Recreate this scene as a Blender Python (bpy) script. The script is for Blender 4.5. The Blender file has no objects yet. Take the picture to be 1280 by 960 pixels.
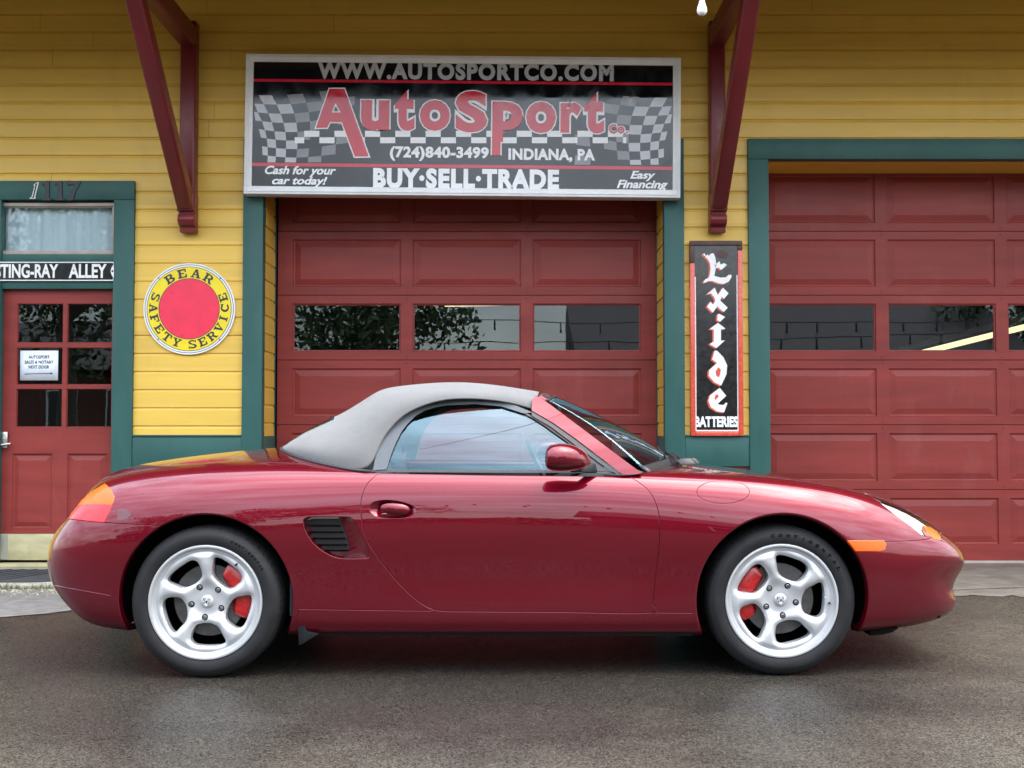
import bpy, bmesh, math, random
import numpy as np
from mathutils import Vector, Matrix, geometry
random.seed(7); np.random.seed(7)
R = math.radians
scene = bpy.context.scene
COL = scene.collection

# ------------------------------------------------------------------ camera, sky, sun, exposure
F_PX, PITCH, CAM_H = 1485.0, math.atan(53/1485.0), 1.05
cam_d = bpy.data.cameras.new('camera'); cam = bpy.data.objects.new('camera', cam_d); COL.objects.link(cam)
cam.location = (0, 0, CAM_H); cam.rotation_euler = (R(90)+PITCH, 0, 0)
cam_d.sensor_width = 36; cam_d.lens = F_PX/1280*36; cam_d.clip_end = 3000; cam_d.clip_start = .05
scene.camera = cam
SUN_AZ = R(104)                # compass angle of the sun: high to the right, veiled by cloud
SUN_EL, SUN_ROT = R(66), SUN_AZ
w = bpy.data.worlds.new('World'); scene.world = w; w.use_nodes = True
nt = w.node_tree; nt.nodes.clear()
def N(t, typ, **kw):
    n = t.nodes.new(typ)
    for k, v in kw.items(): setattr(n, k, v)
    return n
sky = N(nt, 'ShaderNodeTexSky', sky_type='NISHITA', sun_disc=False, sun_elevation=SUN_EL, sun_rotation=SUN_ROT, air_density=1.0, dust_density=3.0, ozone_density=1.0)
hsv = N(nt, 'ShaderNodeHueSaturation'); hsv.inputs['Saturation'].default_value = 1.0; hsv.inputs['Value'].default_value = 6.0
tc = N(nt, 'ShaderNodeTexCoord'); mp = N(nt, 'ShaderNodeMapping'); mp.inputs['Scale'].default_value = (1.6, 1.6, 5.0)
ns = N(nt, 'ShaderNodeTexNoise'); ns.inputs['Scale'].default_value = 2.2; ns.inputs['Detail'].default_value = 7; ns.inputs['Roughness'].default_value = .55
cr = N(nt, 'ShaderNodeMapRange'); cr.inputs['From Min'].default_value = .32; cr.inputs['From Max'].default_value = .68
cr.inputs['To Min'].default_value = .58; cr.inputs['To Max'].default_value = 1.42
mul = N(nt, 'ShaderNodeMix', data_type='RGBA', blend_type='MULTIPLY'); mul.inputs[0].default_value = 1
bg = N(nt, 'ShaderNodeBackground'); bg.inputs['Strength'].default_value = .15
wo = N(nt, 'ShaderNodeOutputWorld')
L = nt.links.new
gam = N(nt, 'ShaderNodeGamma'); gam.inputs[1].default_value = .38     # thin overcast evens out the bright patch round the sun
L(sky.outputs[0], gam.inputs[0]); L(gam.outputs[0], hsv.inputs['Color']); L(tc.outputs['Generated'], mp.inputs[0]); L(mp.outputs[0], ns.inputs['Vector'])
L(ns.outputs[0], cr.inputs[0]); L(hsv.outputs[0], mul.inputs[6]); L(cr.outputs[0], mul.inputs[7])
# an overcast dome is about three times brighter overhead than at the horizon
sxyz = N(nt, 'ShaderNodeSeparateXYZ'); L(tc.outputs['Generated'], sxyz.inputs[0])
elv = N(nt, 'ShaderNodeMapRange'); elv.inputs[1].default_value = 0; elv.inputs[2].default_value = 1; elv.inputs[3].default_value = .62; elv.inputs[4].default_value = 1.80; L(sxyz.outputs[2], elv.inputs[0])
mul2 = N(nt, 'ShaderNodeMix', data_type='RGBA', blend_type='MULTIPLY'); mul2.inputs[0].default_value = 1; L(mul.outputs[2], mul2.inputs[6]); L(elv.outputs[0], mul2.inputs[7])
L(mul2.outputs[2], bg.inputs[0]); L(bg.outputs[0], wo.inputs[0])
sun_d = bpy.data.lights.new('sun', 'SUN'); sun_d.energy = .7; sun_d.angle = R(40); sun_d.color = (1, .96, .9)
sun = bpy.data.objects.new('sun', sun_d); COL.objects.link(sun)
# direction towards the sun
sd = Vector((math.sin(SUN_AZ)*math.cos(SUN_EL), math.cos(SUN_AZ)*math.cos(SUN_EL), math.sin(SUN_EL))).normalized()
sun.rotation_euler = sd.to_track_quat('Z', 'Y').to_euler()
scene.view_settings.view_transform = 'Standard'; scene.view_settings.look = 'None'
scene.view_settings.gamma = 1.0; scene.view_settings.exposure = 1.36; scene.view_settings.use_curve_mapping = False
scene.render.engine = 'CYCLES'
scene.cycles.max_bounces = 8; scene.cycles.transparent_max_bounces = 12; scene.cycles.caustics_reflective = False; scene.cycles.caustics_refractive = False
scene.cycles.use_denoising = True
scene.cycles.sample_clamp_indirect = 6

# ------------------------------------------------------------------ picture <-> place
_cp, _sp = math.cos(PITCH), math.sin(PITCH)
def ray(px, py):
    a, b = (px-640)/F_PX, -(py-480)/F_PX
    return (a, _cp - b*_sp, _sp + b*_cp)
def at(px, py, Y):
    d = ray(px, py); k = Y/d[1]
    return Vector((d[0]*k, Y, CAM_H + d[2]*k))
def proj(P):
    P = np.asarray(P, float); X, Y, Z = P[..., 0], P[..., 1], P[..., 2]-CAM_H
    d = Y*_cp + Z*_sp; u = -Y*_sp + Z*_cp
    return np.stack([640+F_PX*X/d, 480-F_PX*u/d], -1)

# ------------------------------------------------------------------ objects
def tag(o, label=None, cat=None, group=None, kind=None):
    if label: o['label'] = label
    if cat: o['category'] = cat
    if group: o['group'] = group
    if kind: o['kind'] = kind
    return o
def thing(name, label, cat, loc=(0, 0, 0), group=None):
    o = bpy.data.objects.new(name, None); COL.objects.link(o); o.location = loc; o.empty_display_size = .1
    return tag(o, label, cat, group)
def parent(o, p):
    if p is not None:
        o.parent = p
        pw = p.matrix_basis.copy(); q = p
        while q.parent is not None: pw = q.parent.matrix_basis @ q.matrix_parent_inverse @ pw; q = q.parent
        o.matrix_parent_inverse = pw.inverted()
def mesh_obj(name, verts, faces, mat, par=None, smooth=False, normals=None, mats=None, fmat=None):
    me = bpy.data.meshes.new(name); me.from_pydata([tuple(v) for v in verts], [], [tuple(f) for f in faces])
    for m in (mats or [mat]): me.materials.append(m)
    if fmat is not None: me.polygons.foreach_set('material_index', fmat)
    if smooth or normals is not None: me.polygons.foreach_set('use_smooth', [True]*len(me.polygons))
    me.update()
    if normals is not None: me.normals_split_custom_set_from_vertices([tuple(n) for n in normals])
    o = bpy.data.objects.new(name, me); COL.objects.link(o); parent(o, par)
    return o
class MB:
    def __init__(s): s.v = []; s.f = []; s.m = []
    def add(s, verts, faces, mi=0):
        b = len(s.v); s.v += [tuple(v) for v in verts]; s.f += [tuple(i+b for i in f) for f in faces]; s.m += [mi]*len(faces)
    def box(s, x0, x1, y0, y1, z0, z1, mi=0):
        s.add([(x0, y0, z0), (x1, y0, z0), (x1, y1, z0), (x0, y1, z0), (x0, y0, z1), (x1, y0, z1), (x1, y1, z1), (x0, y1, z1)],
              [(0, 3, 2, 1), (4, 5, 6, 7), (0, 1, 5, 4), (1, 2, 6, 5), (2, 3, 7, 6), (3, 0, 4, 7)], mi)
    def quad(s, a, b, c, d, mi=0): s.add([a, b, c, d], [(0, 1, 2, 3)], mi)
    def prism(s, poly, d, mi=0):
        """polygon of 3D points swept by vector d"""
        n = len(poly); d = Vector(d); P = [Vector(p) for p in poly]
        s.add(P + [p+d for p in P], [tuple(range(n))[::-1], tuple(range(n, 2*n))] + [(i, (i+1) % n, n+(i+1) % n, n+i) for i in range(n)], mi)
    def tube(s, pts, r, seg=8, mi=0, caps=True):
        pts = [Vector(p) for p in pts]; rings = []
        rr = r if isinstance(r, (list, tuple)) else [r]*len(pts)
        for i, p in enumerate(pts):
            t = (pts[min(i+1, len(pts)-1)] - pts[max(i-1, 0)]).normalized()
            a = t.cross(Vector((0, 0, 1)));
            if a.length < .05: a = t.cross(Vector((1, 0, 0)))
            a.normalize(); b = t.cross(a)
            rings.append([p + a*rr[i]*math.cos(2*math.pi*k/seg) + b*rr[i]*math.sin(2*math.pi*k/seg) for k in range(seg)])
        vs = [q for rg in rings for q in rg]
        fs = [(i*seg+k, i*seg+(k+1) % seg, (i+1)*seg+(k+1) % seg, (i+1)*seg+k) for i in range(len(pts)-1) for k in range(seg)]
        if caps: fs += [tuple(range(seg))[::-1], tuple(range((len(pts)-1)*seg, len(pts)*seg))]
        s.add(vs, fs, mi)
    def build(s, name, mat, par=None, smooth=False, mats=None, bevel=0, segs=2):
        o = mesh_obj(name, s.v, s.f, mat, par, smooth, mats=mats, fmat=s.m if mats else None)
        bm = bmesh.new(); bm.from_mesh(o.data); bmesh.ops.recalc_face_normals(bm, faces=bm.faces)
        if bevel:
            es = [e for e in bm.edges if len(e.link_faces) == 2 and e.calc_face_angle(0) > R(30)]
            bmesh.ops.bevel(bm, geom=es, offset=bevel, segments=segs, profile=.5, affect='EDGES', clamp_overlap=True)
        bm.to_mesh(o.data); bm.free()
        if bevel or smooth == 'auto':
            o.data.polygons.foreach_set('use_smooth', [True]*len(o.data.polygons)); o.data.set_sharp_from_angle(angle=R(38))
        return o
def lathe(profile, seg=48, closed=False):
    """profile [(r, y)] turned about the Y axis -> verts, faces"""
    vs, fs = [], []; n = len(profile)
    for k in range(seg):
        a = 2*math.pi*k/seg
        for r, y in profile: vs.append((r*math.cos(a), y, r*math.sin(a)))
    for k in range(seg):
        for i in range(n-1 if not closed else n):
            j = (i+1) % n; k2 = (k+1) % seg
            fs.append((k*n+i, k*n+j, k2*n+j, k2*n+i))
    return vs, fs

# ------------------------------------------------------------------ materials
def new_mat(name):
    m = bpy.data.materials.new(name); m.use_nodes = True
    t = m.node_tree; b = t.nodes['Principled BSDF']
    return m, t, b
def objcoord(t, scale=(1, 1, 1)):
    c = N(t, 'ShaderNodeTexCoord'); mpn = N(t, 'ShaderNodeMapping'); mpn.inputs['Scale'].default_value = scale
    t.links.new(c.outputs['Object'], mpn.inputs[0]); return mpn.outputs[0]
def geocoord(t, scale=(1, 1, 1)):
    c = N(t, 'ShaderNodeNewGeometry'); mpn = N(t, 'ShaderNodeMapping'); mpn.inputs['Scale'].default_value = scale
    t.links.new(c.outputs['Position'], mpn.inputs[0]); return mpn.outputs[0]
def noise(t, vec, scale, detail=4, rough=.55):
    n = N(t, 'ShaderNodeTexNoise'); n.inputs['Scale'].default_value = scale; n.inputs['Detail'].default_value = detail; n.inputs['Roughness'].default_value = rough
    t.links.new(vec, n.inputs['Vector']); return n.outputs[0]
def rng(t, x, a, b, c, d):
    n = N(t, 'ShaderNodeMapRange'); n.inputs[1].default_value = a; n.inputs[2].default_value = b; n.inputs[3].default_value = c; n.inputs[4].default_value = d
    t.links.new(x, n.inputs[0]); return n.outputs[0]
def mixc(t, fac, a, b, mode='MIX'):
    n = N(t, 'ShaderNodeMix', data_type='RGBA', blend_type=mode)
    for sock, val in ((n.inputs[0], fac), (n.inputs[6], a), (n.inputs[7], b)):
        if hasattr(val, 'links') or isinstance(val, bpy.types.NodeSocket): t.links.new(val, sock)
        elif isinstance(val, (int, float)): sock.default_value = val
        else: sock.default_value = (*val, 1)
    return n.outputs[2]
def math_n(t, op, a, b=None):
    n = N(t, 'ShaderNodeMath', operation=op)
    for i, v in enumerate((a, b)):
        if v is None: continue
        if isinstance(v, bpy.types.NodeSocket): t.links.new(v, n.inputs[i])
        else: n.inputs[i].default_value = v
    return n.outputs[0]
def bump(t, b, h, strength=.3, dist=.005):
    n = N(t, 'ShaderNodeBump'); n.inputs['Strength'].default_value = strength; n.inputs['Distance'].default_value = dist
    t.links.new(h, n.inputs['Height']); t.links.new(n.outputs[0], b.inputs['Normal'])
def paint(name, col, rough=.45, var=.12, scale=3, stretch=(1, 1, 1), bmp=.15, bscale=60, spec=.5, metal=0, coat=0, coat_rough=.05, grime=0, grime_col=(.05, .045, .035)):
    m, t, b = new_mat(name)
    v = geocoord(t, stretch)
    n1 = noise(t, v, scale, 6)
    c = mixc(t, 1, col, rng(t, n1, .3, .7, 1-var, 1+var), 'MULTIPLY')
    if grime:
        g = noise(t, geocoord(t, (1, 1, .35)), 5, 8, .65)
        c = mixc(t, rng(t, g, .56, .8, 0, grime), c, grime_col)
    t.links.new(c, b.inputs['Base Color'])
    t.links.new(rng(t, noise(t, v, scale*4, 5), .3, .7, max(rough-.08, 0), rough+.08), b.inputs['Roughness'])
    b.inputs['Metallic'].default_value = metal; b.inputs['Specular IOR Level'].default_value = spec
    if coat: b.inputs['Coat Weight'].default_value = coat; b.inputs['Coat Roughness'].default_value = coat_rough
    if bmp: bump(t, b, noise(t, v, bscale, 4), bmp, .002)
    return m
M = {}
M['yellow'] = paint('yellow_board_paint', (.72, .455, .070), .42, .07, 2.2, (.35, 1, 4), .3, 30, grime=.22, grime_col=(.3, .19, .06))
def per_board(m, amount=.09):
    t = m.node_tree; b = t.nodes['Principled BSDF']; src = b.inputs['Base Color'].links[0].from_socket
    sx = N(t, 'ShaderNodeSeparateXYZ'); t.links.new(geocoord(t), sx.inputs[0])
    q = math_n(t, 'FLOOR', math_n(t, 'DIVIDE', math_n(t, 'SUBTRACT', sx.outputs[2], .0235), .1325))
    wn = N(t, 'ShaderNodeTexWhiteNoise', noise_dimensions='1D'); t.links.new(q, wn.inputs['W'])
    t.links.new(mixc(t, 1, src, rng(t, wn.outputs[0], 0, 1, 1-amount, 1+amount*.6), 'MULTIPLY'), b.inputs['Base Color'])
per_board(M['yellow'])
M['green'] = paint('green_trim_paint', (.030, .095, .083), .45, .14, 4, (1, 1, .3), .25, 40, spec=.25, grime=.12, grime_col=(.1, .16, .15))
M['red'] = paint('oxide_red_door_paint', (.225, .033, .027), .42, .16, 3, (.4, 1, 3), .18, 50, spec=.25, grime=.3, grime_col=(.30, .10, .085))
M['bracket'] = paint('maroon_bracket_paint', (.15, .012, .016), .36, .14, 6, (1, 1, 1), .2, 50)
M['soffit'] = paint('brown_soffit_paint', (.50, .35, .12), .6, .15, 4)
M['roofing'] = paint('dark_roofing', (.05, .05, .055), .8, .2, 8)
M['interior'] = paint('dark_interior', (.05, .045, .042), .8, .25, 2)
M['white'] = paint('white_paint', (.78, .78, .76), .4, .05, 6)
M['alu'] = paint('white_sign_frame', (.80, .81, .81), .35, .06, 8, bmp=.05)
M['signblack'] = paint('glossy_black_sign_face', (.006, .006, .008), .07, .1, 1.5, bmp=0)
M['signwhite'] = paint('glossy_white_lettering', (.86, .86, .87), .1, .03, 6, bmp=0)
M['signgrey'] = paint('glossy_grey_lettering', (.50, .51, .54), .1, .03, 6, bmp=0)
M['signdgrey'] = paint('glossy_dark_grey_print', (.10, .105, .115), .1, .05, 6, bmp=0)
M['signred'] = paint('glossy_red_lettering', (.62, .02, .045), .1, .05, 6, bmp=0)
M['enamel_black'] = paint('black_enamel', (.014, .015, .015), .14, .2, 6, bmp=.1, bscale=14, grime=.3, grime_col=(.06, .065, .06))
M['enamel_white'] = paint('white_enamel', (.78, .77, .74), .2, .06, 10, bmp=.05)
M['enamel_red'] = paint('orange_red_enamel', (.62, .085, .05), .25, .12, 8, bmp=.1)
M['enamel_rust'] = paint('brown_rusted_enamel', (.07, .028, .022), .55, .3, 14)
M['disc_red'] = paint('red_sign_paint', (.78, .025, .07), .35, .08, 8, bmp=.03)
M['disc_yellow'] = paint('yellow_sign_paint', (.80, .62, .012), .35, .06, 8, bmp=.03)
M['disc_ink'] = paint('dark_ink', (.018, .02, .03), .4, .1, 8, bmp=0)
M['beige'] = paint('beige_window_frame', (.36, .31, .26), .5, .15, 8, grime=.3)
M['wood'] = paint('weathered_pale_wood', (.40, .36, .20), .75, .2, 6, (1, 1, 3), .4, 40, grime=.5, grime_col=(.18, .17, .10))
M['concrete'] = paint('concrete', (.33, .31, .25), .85, .2, 9, (1, 1, 1), .6, 70, grime=.5, grime_col=(.15, .14, .10))
M['rubbermat'] = paint('dark_rubber_mat', (.035, .04, .045), .7, .25, 10, (1, 1, 1), .5, 60)
M['steel'] = paint('satin_nickel', (.55, .53, .50), .3, .08, 10, metal=1, bmp=.05)
M['paper'] = paint('white_paper', (.72, .76, .82), .7, .04, 6, bmp=.1, bscale=20)
M['ink'] = paint('black_print', (.02, .02, .025), .6, .05, 6, bmp=0)
def glass_mat(name, tint=(1, 1, 1), refl=(1, 1, 1), rough=0.0, ior=1.52):
    m = bpy.data.materials.new(name); m.use_nodes = True; t = m.node_tree; t.nodes.clear()
    tr = N(t, 'ShaderNodeBsdfTransparent'); tr.inputs[0].default_value = (*tint, 1)
    gl = N(t, 'ShaderNodeBsdfGlossy'); gl.inputs['Roughness'].default_value = rough; gl.inputs[0].default_value = (*refl, 1)
    fr = N(t, 'ShaderNodeFresnel'); fr.inputs['IOR'].default_value = ior
    ge = N(t, 'ShaderNodeNewGeometry')
    f2 = math_n(t, 'MULTIPLY', math_n(t, 'MULTIPLY', fr.outputs[0], 1.7), math_n(t, 'SUBTRACT', 1.0, ge.outputs['Backfacing']))
    nb = noise(t, geocoord(t, (1, 1, 1)), 1.6, 1)
    bp = N(t, 'ShaderNodeBump'); bp.inputs['Strength'].default_value = .06; bp.inputs['Distance'].default_value = .02
    t.links.new(nb, bp.inputs['Height']); t.links.new(bp.outputs[0], gl.inputs['Normal'])
    mx = N(t, 'ShaderNodeMixShader'); o = N(t, 'ShaderNodeOutputMaterial')
    t.links.new(f2, mx.inputs[0]); t.links.new(tr.outputs[0], mx.inputs[1]); t.links.new(gl.outputs[0], mx.inputs[2]); t.links.new(mx.outputs[0], o.inputs[0])
    return m
M['glass'] = glass_mat('window_glass', (.86, .9, .9), (.88, .98, 1.0))
M['carglass'] = glass_mat('tinted_car_glass', (.90, .95, .95), (.52, .80, .92), ior=1.58)
M['clear'] = glass_mat('clear_lens', (.98, .98, .98), ior=1.3)
def emit_mat(name, col, s):
    m, t, b = new_mat(name); b.inputs['Base Color'].default_value = (.8, .8, .8, 1)
    b.inputs['Emission Color'].default_value = (*col, 1); b.inputs['Emission Strength'].default_value = s
    return m
M['tube'] = emit_mat('lit_fluorescent_tube', (1, .78, .42), .75)
M['bulbglass'] = paint('frosted_bulb_glass', (.80, .80, .78), .15, .02, 5, bmp=0)
M['black'] = paint('black_plastic', (.012, .012, .013), .45, .1, 10, bmp=.05)
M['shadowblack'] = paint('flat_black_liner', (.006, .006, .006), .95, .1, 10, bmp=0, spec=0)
M['cable'] = paint('black_cable', (.02, .02, .02), .6, .1, 10, bmp=0)

def asphalt():
    m, t, b = new_mat('damp_asphalt')
    v = geocoord(t)
    vo = N(t, 'ShaderNodeTexVoronoi'); vo.inputs['Scale'].default_value = 165; t.links.new(v, vo.inputs['Vector'])
    vo2 = N(t, 'ShaderNodeTexVoronoi'); vo2.inputs['Scale'].default_value = 240; t.links.new(v, vo2.inputs['Vector'])
    col1 = N(t, 'ShaderNodeSeparateColor'); t.links.new(vo.outputs['Color'], col1.inputs[0])
    col2 = N(t, 'ShaderNodeSeparateColor'); t.links.new(vo2.outputs['Color'], col2.inputs[0])
    big = noise(t, v, .55, 5, .6); mid = noise(t, v, 3.0, 6, .6)
    base = mixc(t, rng(t, big, .36, .64, 0, 1), (.0115, .0106, .0094), (.0235, .0205, .0158))
    base = mixc(t, rng(t, mid, .3, .7, 0, .5), base, (.015, .0132, .0107))
    st = rng(t, col1.outputs[0], .0, 1, .1, 2.1)
    base = mixc(t, 1, base, st, 'MULTIPLY')
    pale = rng(t, col2.outputs[1], .62, 1.0, 0, .26)
    base = mixc(t, pale, base, (.17, .15, .118))
    dk = rng(t, noise(t, v, 120, 3), .50, .62, 0, .6)
    base = mixc(t, dk, base, (.018, .017, .017))
    # the ground has dried out towards the right and in patches; dry stones are paler
    sx = N(t, 'ShaderNodeSeparateXYZ'); t.links.new(v, sx.inputs[0])
    dryx = math_n(t, 'MULTIPLY', rng(t, sx.outputs[0], .6, 3.0, -.25, 1.0), rng(t, sx.outputs[1], 3.0, 6.0, .35, 1.0))
    nearp = rng(t, sx.outputs[1], 4.5, 3.0, 0, 1.1)
    dry = rng(t, math_n(t, 'ADD', math_n(t, 'ADD', dryx, nearp), rng(t, noise(t, v, 1.3, 6, .62), .3, .7, -.40, .40)), .0, 1.0, 0, 1)
    base = mixc(t, dry, base, mixc(t, 1, base, (2.3, 2.2, 1.98), 'MULTIPLY'))
    t.links.new(base, b.inputs['Base Color']); b.inputs['Roughness'].default_value = .9; b.inputs['Specular IOR Level'].default_value = 0
    gl = N(t, 'ShaderNodeBsdfGlossy'); gl.inputs[0].default_value = (1, 1, 1, 1)
    damp = noise(t, v, .9, 5, .6)
    t.links.new(math_n(t, 'ADD', rng(t, damp, .35, .65, .15, .26), math_n(t, 'MULTIPLY', dry, .25)), gl.inputs['Roughness'])
    lw = N(t, 'ShaderNodeLayerWeight'); lw.inputs['Blend'].default_value = .5
    fac = math_n(t, 'MULTIPLY', rng(t, lw.outputs['Facing'], .3, .95, .02, .19), math_n(t, 'MULTIPLY', rng(t, dry, 0, 1, 1.0, .17), rng(t, col1.outputs[1], 0, 1, .2, 1.8)))
    mxs = N(t, 'ShaderNodeMixShader'); t.links.new(fac, mxs.inputs[0]); t.links.new(b.outputs[0], mxs.inputs[1]); t.links.new(gl.outputs[0], mxs.inputs[2])
    t.links.new(mxs.outputs[0], t.nodes['Material Output'].inputs[0])
    h = math_n(t, 'ADD', math_n(t, 'MULTIPLY', vo.outputs['Distance'], -1.0), math_n(t, 'MULTIPLY', noise(t, v, 160, 3), .8))
    bump(t, b, h, .3, .0025)
    t.links.new(b.inputs['Normal'].links[0].from_socket, gl.inputs['Normal'])
    return m
M['asphalt'] = asphalt()
M['oldasphalt'] = paint('grey_old_asphalt', (.13, .125, .12), .85, .3, 14, (1, 1, 1), .8, 150, grime=.4, grime_col=(.06, .055, .05))
M['apron'] = paint('worn_concrete_apron', (.17, .155, .125), .62, .3, 6, (1, 1, 1), .7, 150, grime=.4, grime_col=(.09, .085, .07))

def letters(s, x0, x1, z0, z1, bold=.0, shear=0, space=1.0):
    """text outline as flat faces fitted into a rectangle: verts (x, z), faces"""
    cu = bpy.data.curves.new('tmp', 'FONT'); cu.body = s; cu.offset = bold; cu.shear = shear; cu.resolution_u = 4; cu.space_character = space
    o = bpy.data.objects.new('tmp', cu); COL.objects.link(o)
    dg = bpy.context.evaluated_depsgraph_get(); me = bpy.data.meshes.new_from_object(o.evaluated_get(dg))
    vs = [tuple(v.co[:2]) for v in me.vertices]; fs = [tuple(p.vertices) for p in me.polygons]
    bpy.data.objects.remove(o); bpy.data.curves.remove(cu); bpy.data.meshes.remove(me)
    a = np.array(vs); lo, hi = a.min(0), a.max(0)
    a = (a-lo)/(hi-lo)
    return [(x0+p[0]*(x1-x0), z0+p[1]*(z1-z0)) for p in a], fs
def shape2d(polys, bold=0.0, res=1):
    """filled outline(s) with holes -> verts (x, z), faces"""
    cu = bpy.data.curves.new('tmp', 'CURVE'); cu.dimensions = '2D'; cu.fill_mode = 'BOTH'; cu.offset = bold
    for p in polys:
        sp = cu.splines.new('POLY'); sp.points.add(len(p)-1)
        for i, q in enumerate(p): sp.points[i].co = (q[0], q[1], 0, 1)
        sp.use_cyclic_u = True
    o = bpy.data.objects.new('tmp', cu); COL.objects.link(o)
    dg = bpy.context.evaluated_depsgraph_get(); me = bpy.data.meshes.new_from_object(o.evaluated_get(dg))
    vs = [tuple(v.co[:2]) for v in me.vertices]; fs = [tuple(p.vertices) for p in me.polygons]
    bpy.data.objects.remove(o); bpy.data.curves.remove(cu); bpy.data.meshes.remove(me)
    return vs, fs
def flat(mb, vf, Y, mi=0, thick=.0012):
    """a thin raised piece facing the street (-Y)"""
    vs, fs = vf; n = len(vs)
    front = [(x, Y, z) for x, z in vs]; back = [(x, Y+thick, z) for x, z in vs]
    cnt = {}
    fl = []
    for f in fs:
        a = sum(vs[f[i]][0]*vs[f[(i+1) % len(f)]][1]-vs[f[(i+1) % len(f)]][0]*vs[f[i]][1] for i in range(len(f)))
        f = f if a > 0 else f[::-1]; fl.append(f)
        for i in range(len(f)):
            e = (f[i], f[(i+1) % len(f)]); cnt[e] = cnt.get(e, 0)+1
    rim = [(a, n+a, n+b, b) for (a, b) in cnt if (b, a) not in cnt]
    mb.add(front+back, fl+rim, mi)
# ================================================================== ground
YW, YD = 8.67, 9.15
def plane_grid(name, x0, x1, y0, y1, z, mat, **k):
    o = mesh_obj(name, [(x0, y0, z), (x1, y0, z), (x1, y1, z), (x0, y1, z)], [(0, 1, 2, 3)], mat); return tag(o, kind='structure', **k)
plane_grid('ground', -400, 400, -400, 60, 0, M['asphalt'])
def blob(name, pts, z, mat, jitter=.03, n=6):
    P = []
    for i in range(len(pts)):
        a, b = Vector(pts[i]), Vector(pts[(i+1) % len(pts)])
        for k in range(n):
            q = a.lerp(b, k/n); P.append((q.x+random.uniform(-jitter, jitter), q.y+random.uniform(-jitter, jitter), z))
    return tag(mesh_obj(name, P, [tuple(range(len(P)))], mat), kind='structure')
blob('pavement', [(-6, 6.35), (-3.0, 6.35), (-2.45, 6.9), (-2.2, 7.45), (-2.3, 8.6), (-6, 8.6)], .004, M['oldasphalt'])
blob('driveway', [(1.5, 7.55), (3.3, 7.35), (7, 7.45), (7, 9.2), (1.5, 9.2)], .004, M['apron'], .045, 40)
# a crack in the grey paving
mb = MB(); pts = [at(0, 786, 6.6), at(40, 774, 6.8), at(62, 768, 6.9), at(95, 757, 7.1), at(120, 752, 7.2)]
P = [(at(px, py, 7).x, (CAM_H*F_PX/(py-533))) for px, py in ((0, 786), (30, 774), (52, 770), (80, 759), (110, 752))]
P = [(((px-640)/F_PX)*y, y) for (px, py), y in zip(((0, 786), (30, 774), (52, 770), (80, 759), (110, 752)), [p[1] for p in P])]
vs = []
for i, (x, y) in enumerate(P): vs += [(x, y-.008, .0065), (x, y+.008, .0065)]
tag(mesh_obj('paving_crack', vs, [(2*i, 2*i+2, 2*i+3, 2*i+1) for i in range(len(P)-1)], M['shadowblack']), kind='structure')

# ================================================================== the garage building
BLD = thing('garage_building', 'yellow clapboard garage with green trim, red overhead doors and a deep bracketed eave', 'building', (0, YW, 0))
def zx(px, py, Y=YW): p = at(px, py, Y); return p.x, p.z
X = lambda px, py=400, Y=YW: at(px, py, Y).x
Z = lambda py, Y=YW: at(640, py, Y).z
e_l, e_r, e_top = X(-24), X(169, 300), Z(227)
g1l, g1r, g_top = X(304), X(855), Z(174.5)
g1il, g1ir = X(329), X(830)
g2l, g2il = X(935.5), X(961)
g2ir = g2il+2.93; g2r = g2ir+.15
g_in = Z(200)
rail_t, rail_b = Z(545.5), Z(583)
WT, XL, XR = 5.0, -7.5, 8.5
openings = [(e_l, e_r, -1, e_top), (g1l, g1r, -1, g_top), (g2l, g2r, -1, g_top), (e_r, g1l, -1, rail_t), (g1r, g2l, -1, rail_t)]
PITCHB = .1325
def course_profile(z0):  # (z, y offset towards the room)
    h = PITCHB
    return [(z0, 0.0), (z0+.004, -.001), (z0+h*.83, .0), (z0+h*.87, .0035), (z0+h*.92, .0070), (z0+h*.97, .0085), (z0+h, .0088)]
def clip_profile(pr, a, b):
    out = []
    def lerp(p, q, z): k = (z-p[0])/(q[0]-p[0]); return (z, p[1]+k*(q[1]-p[1]))
    for p, q in zip(pr[:-1], pr[1:]):
        lo, hi = max(a, p[0]), min(b, q[0])
        if hi-lo < 1e-6: continue
        if not out: out.append(lerp(p, q, lo))
        out.append(lerp(p, q, hi))
    return out
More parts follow.
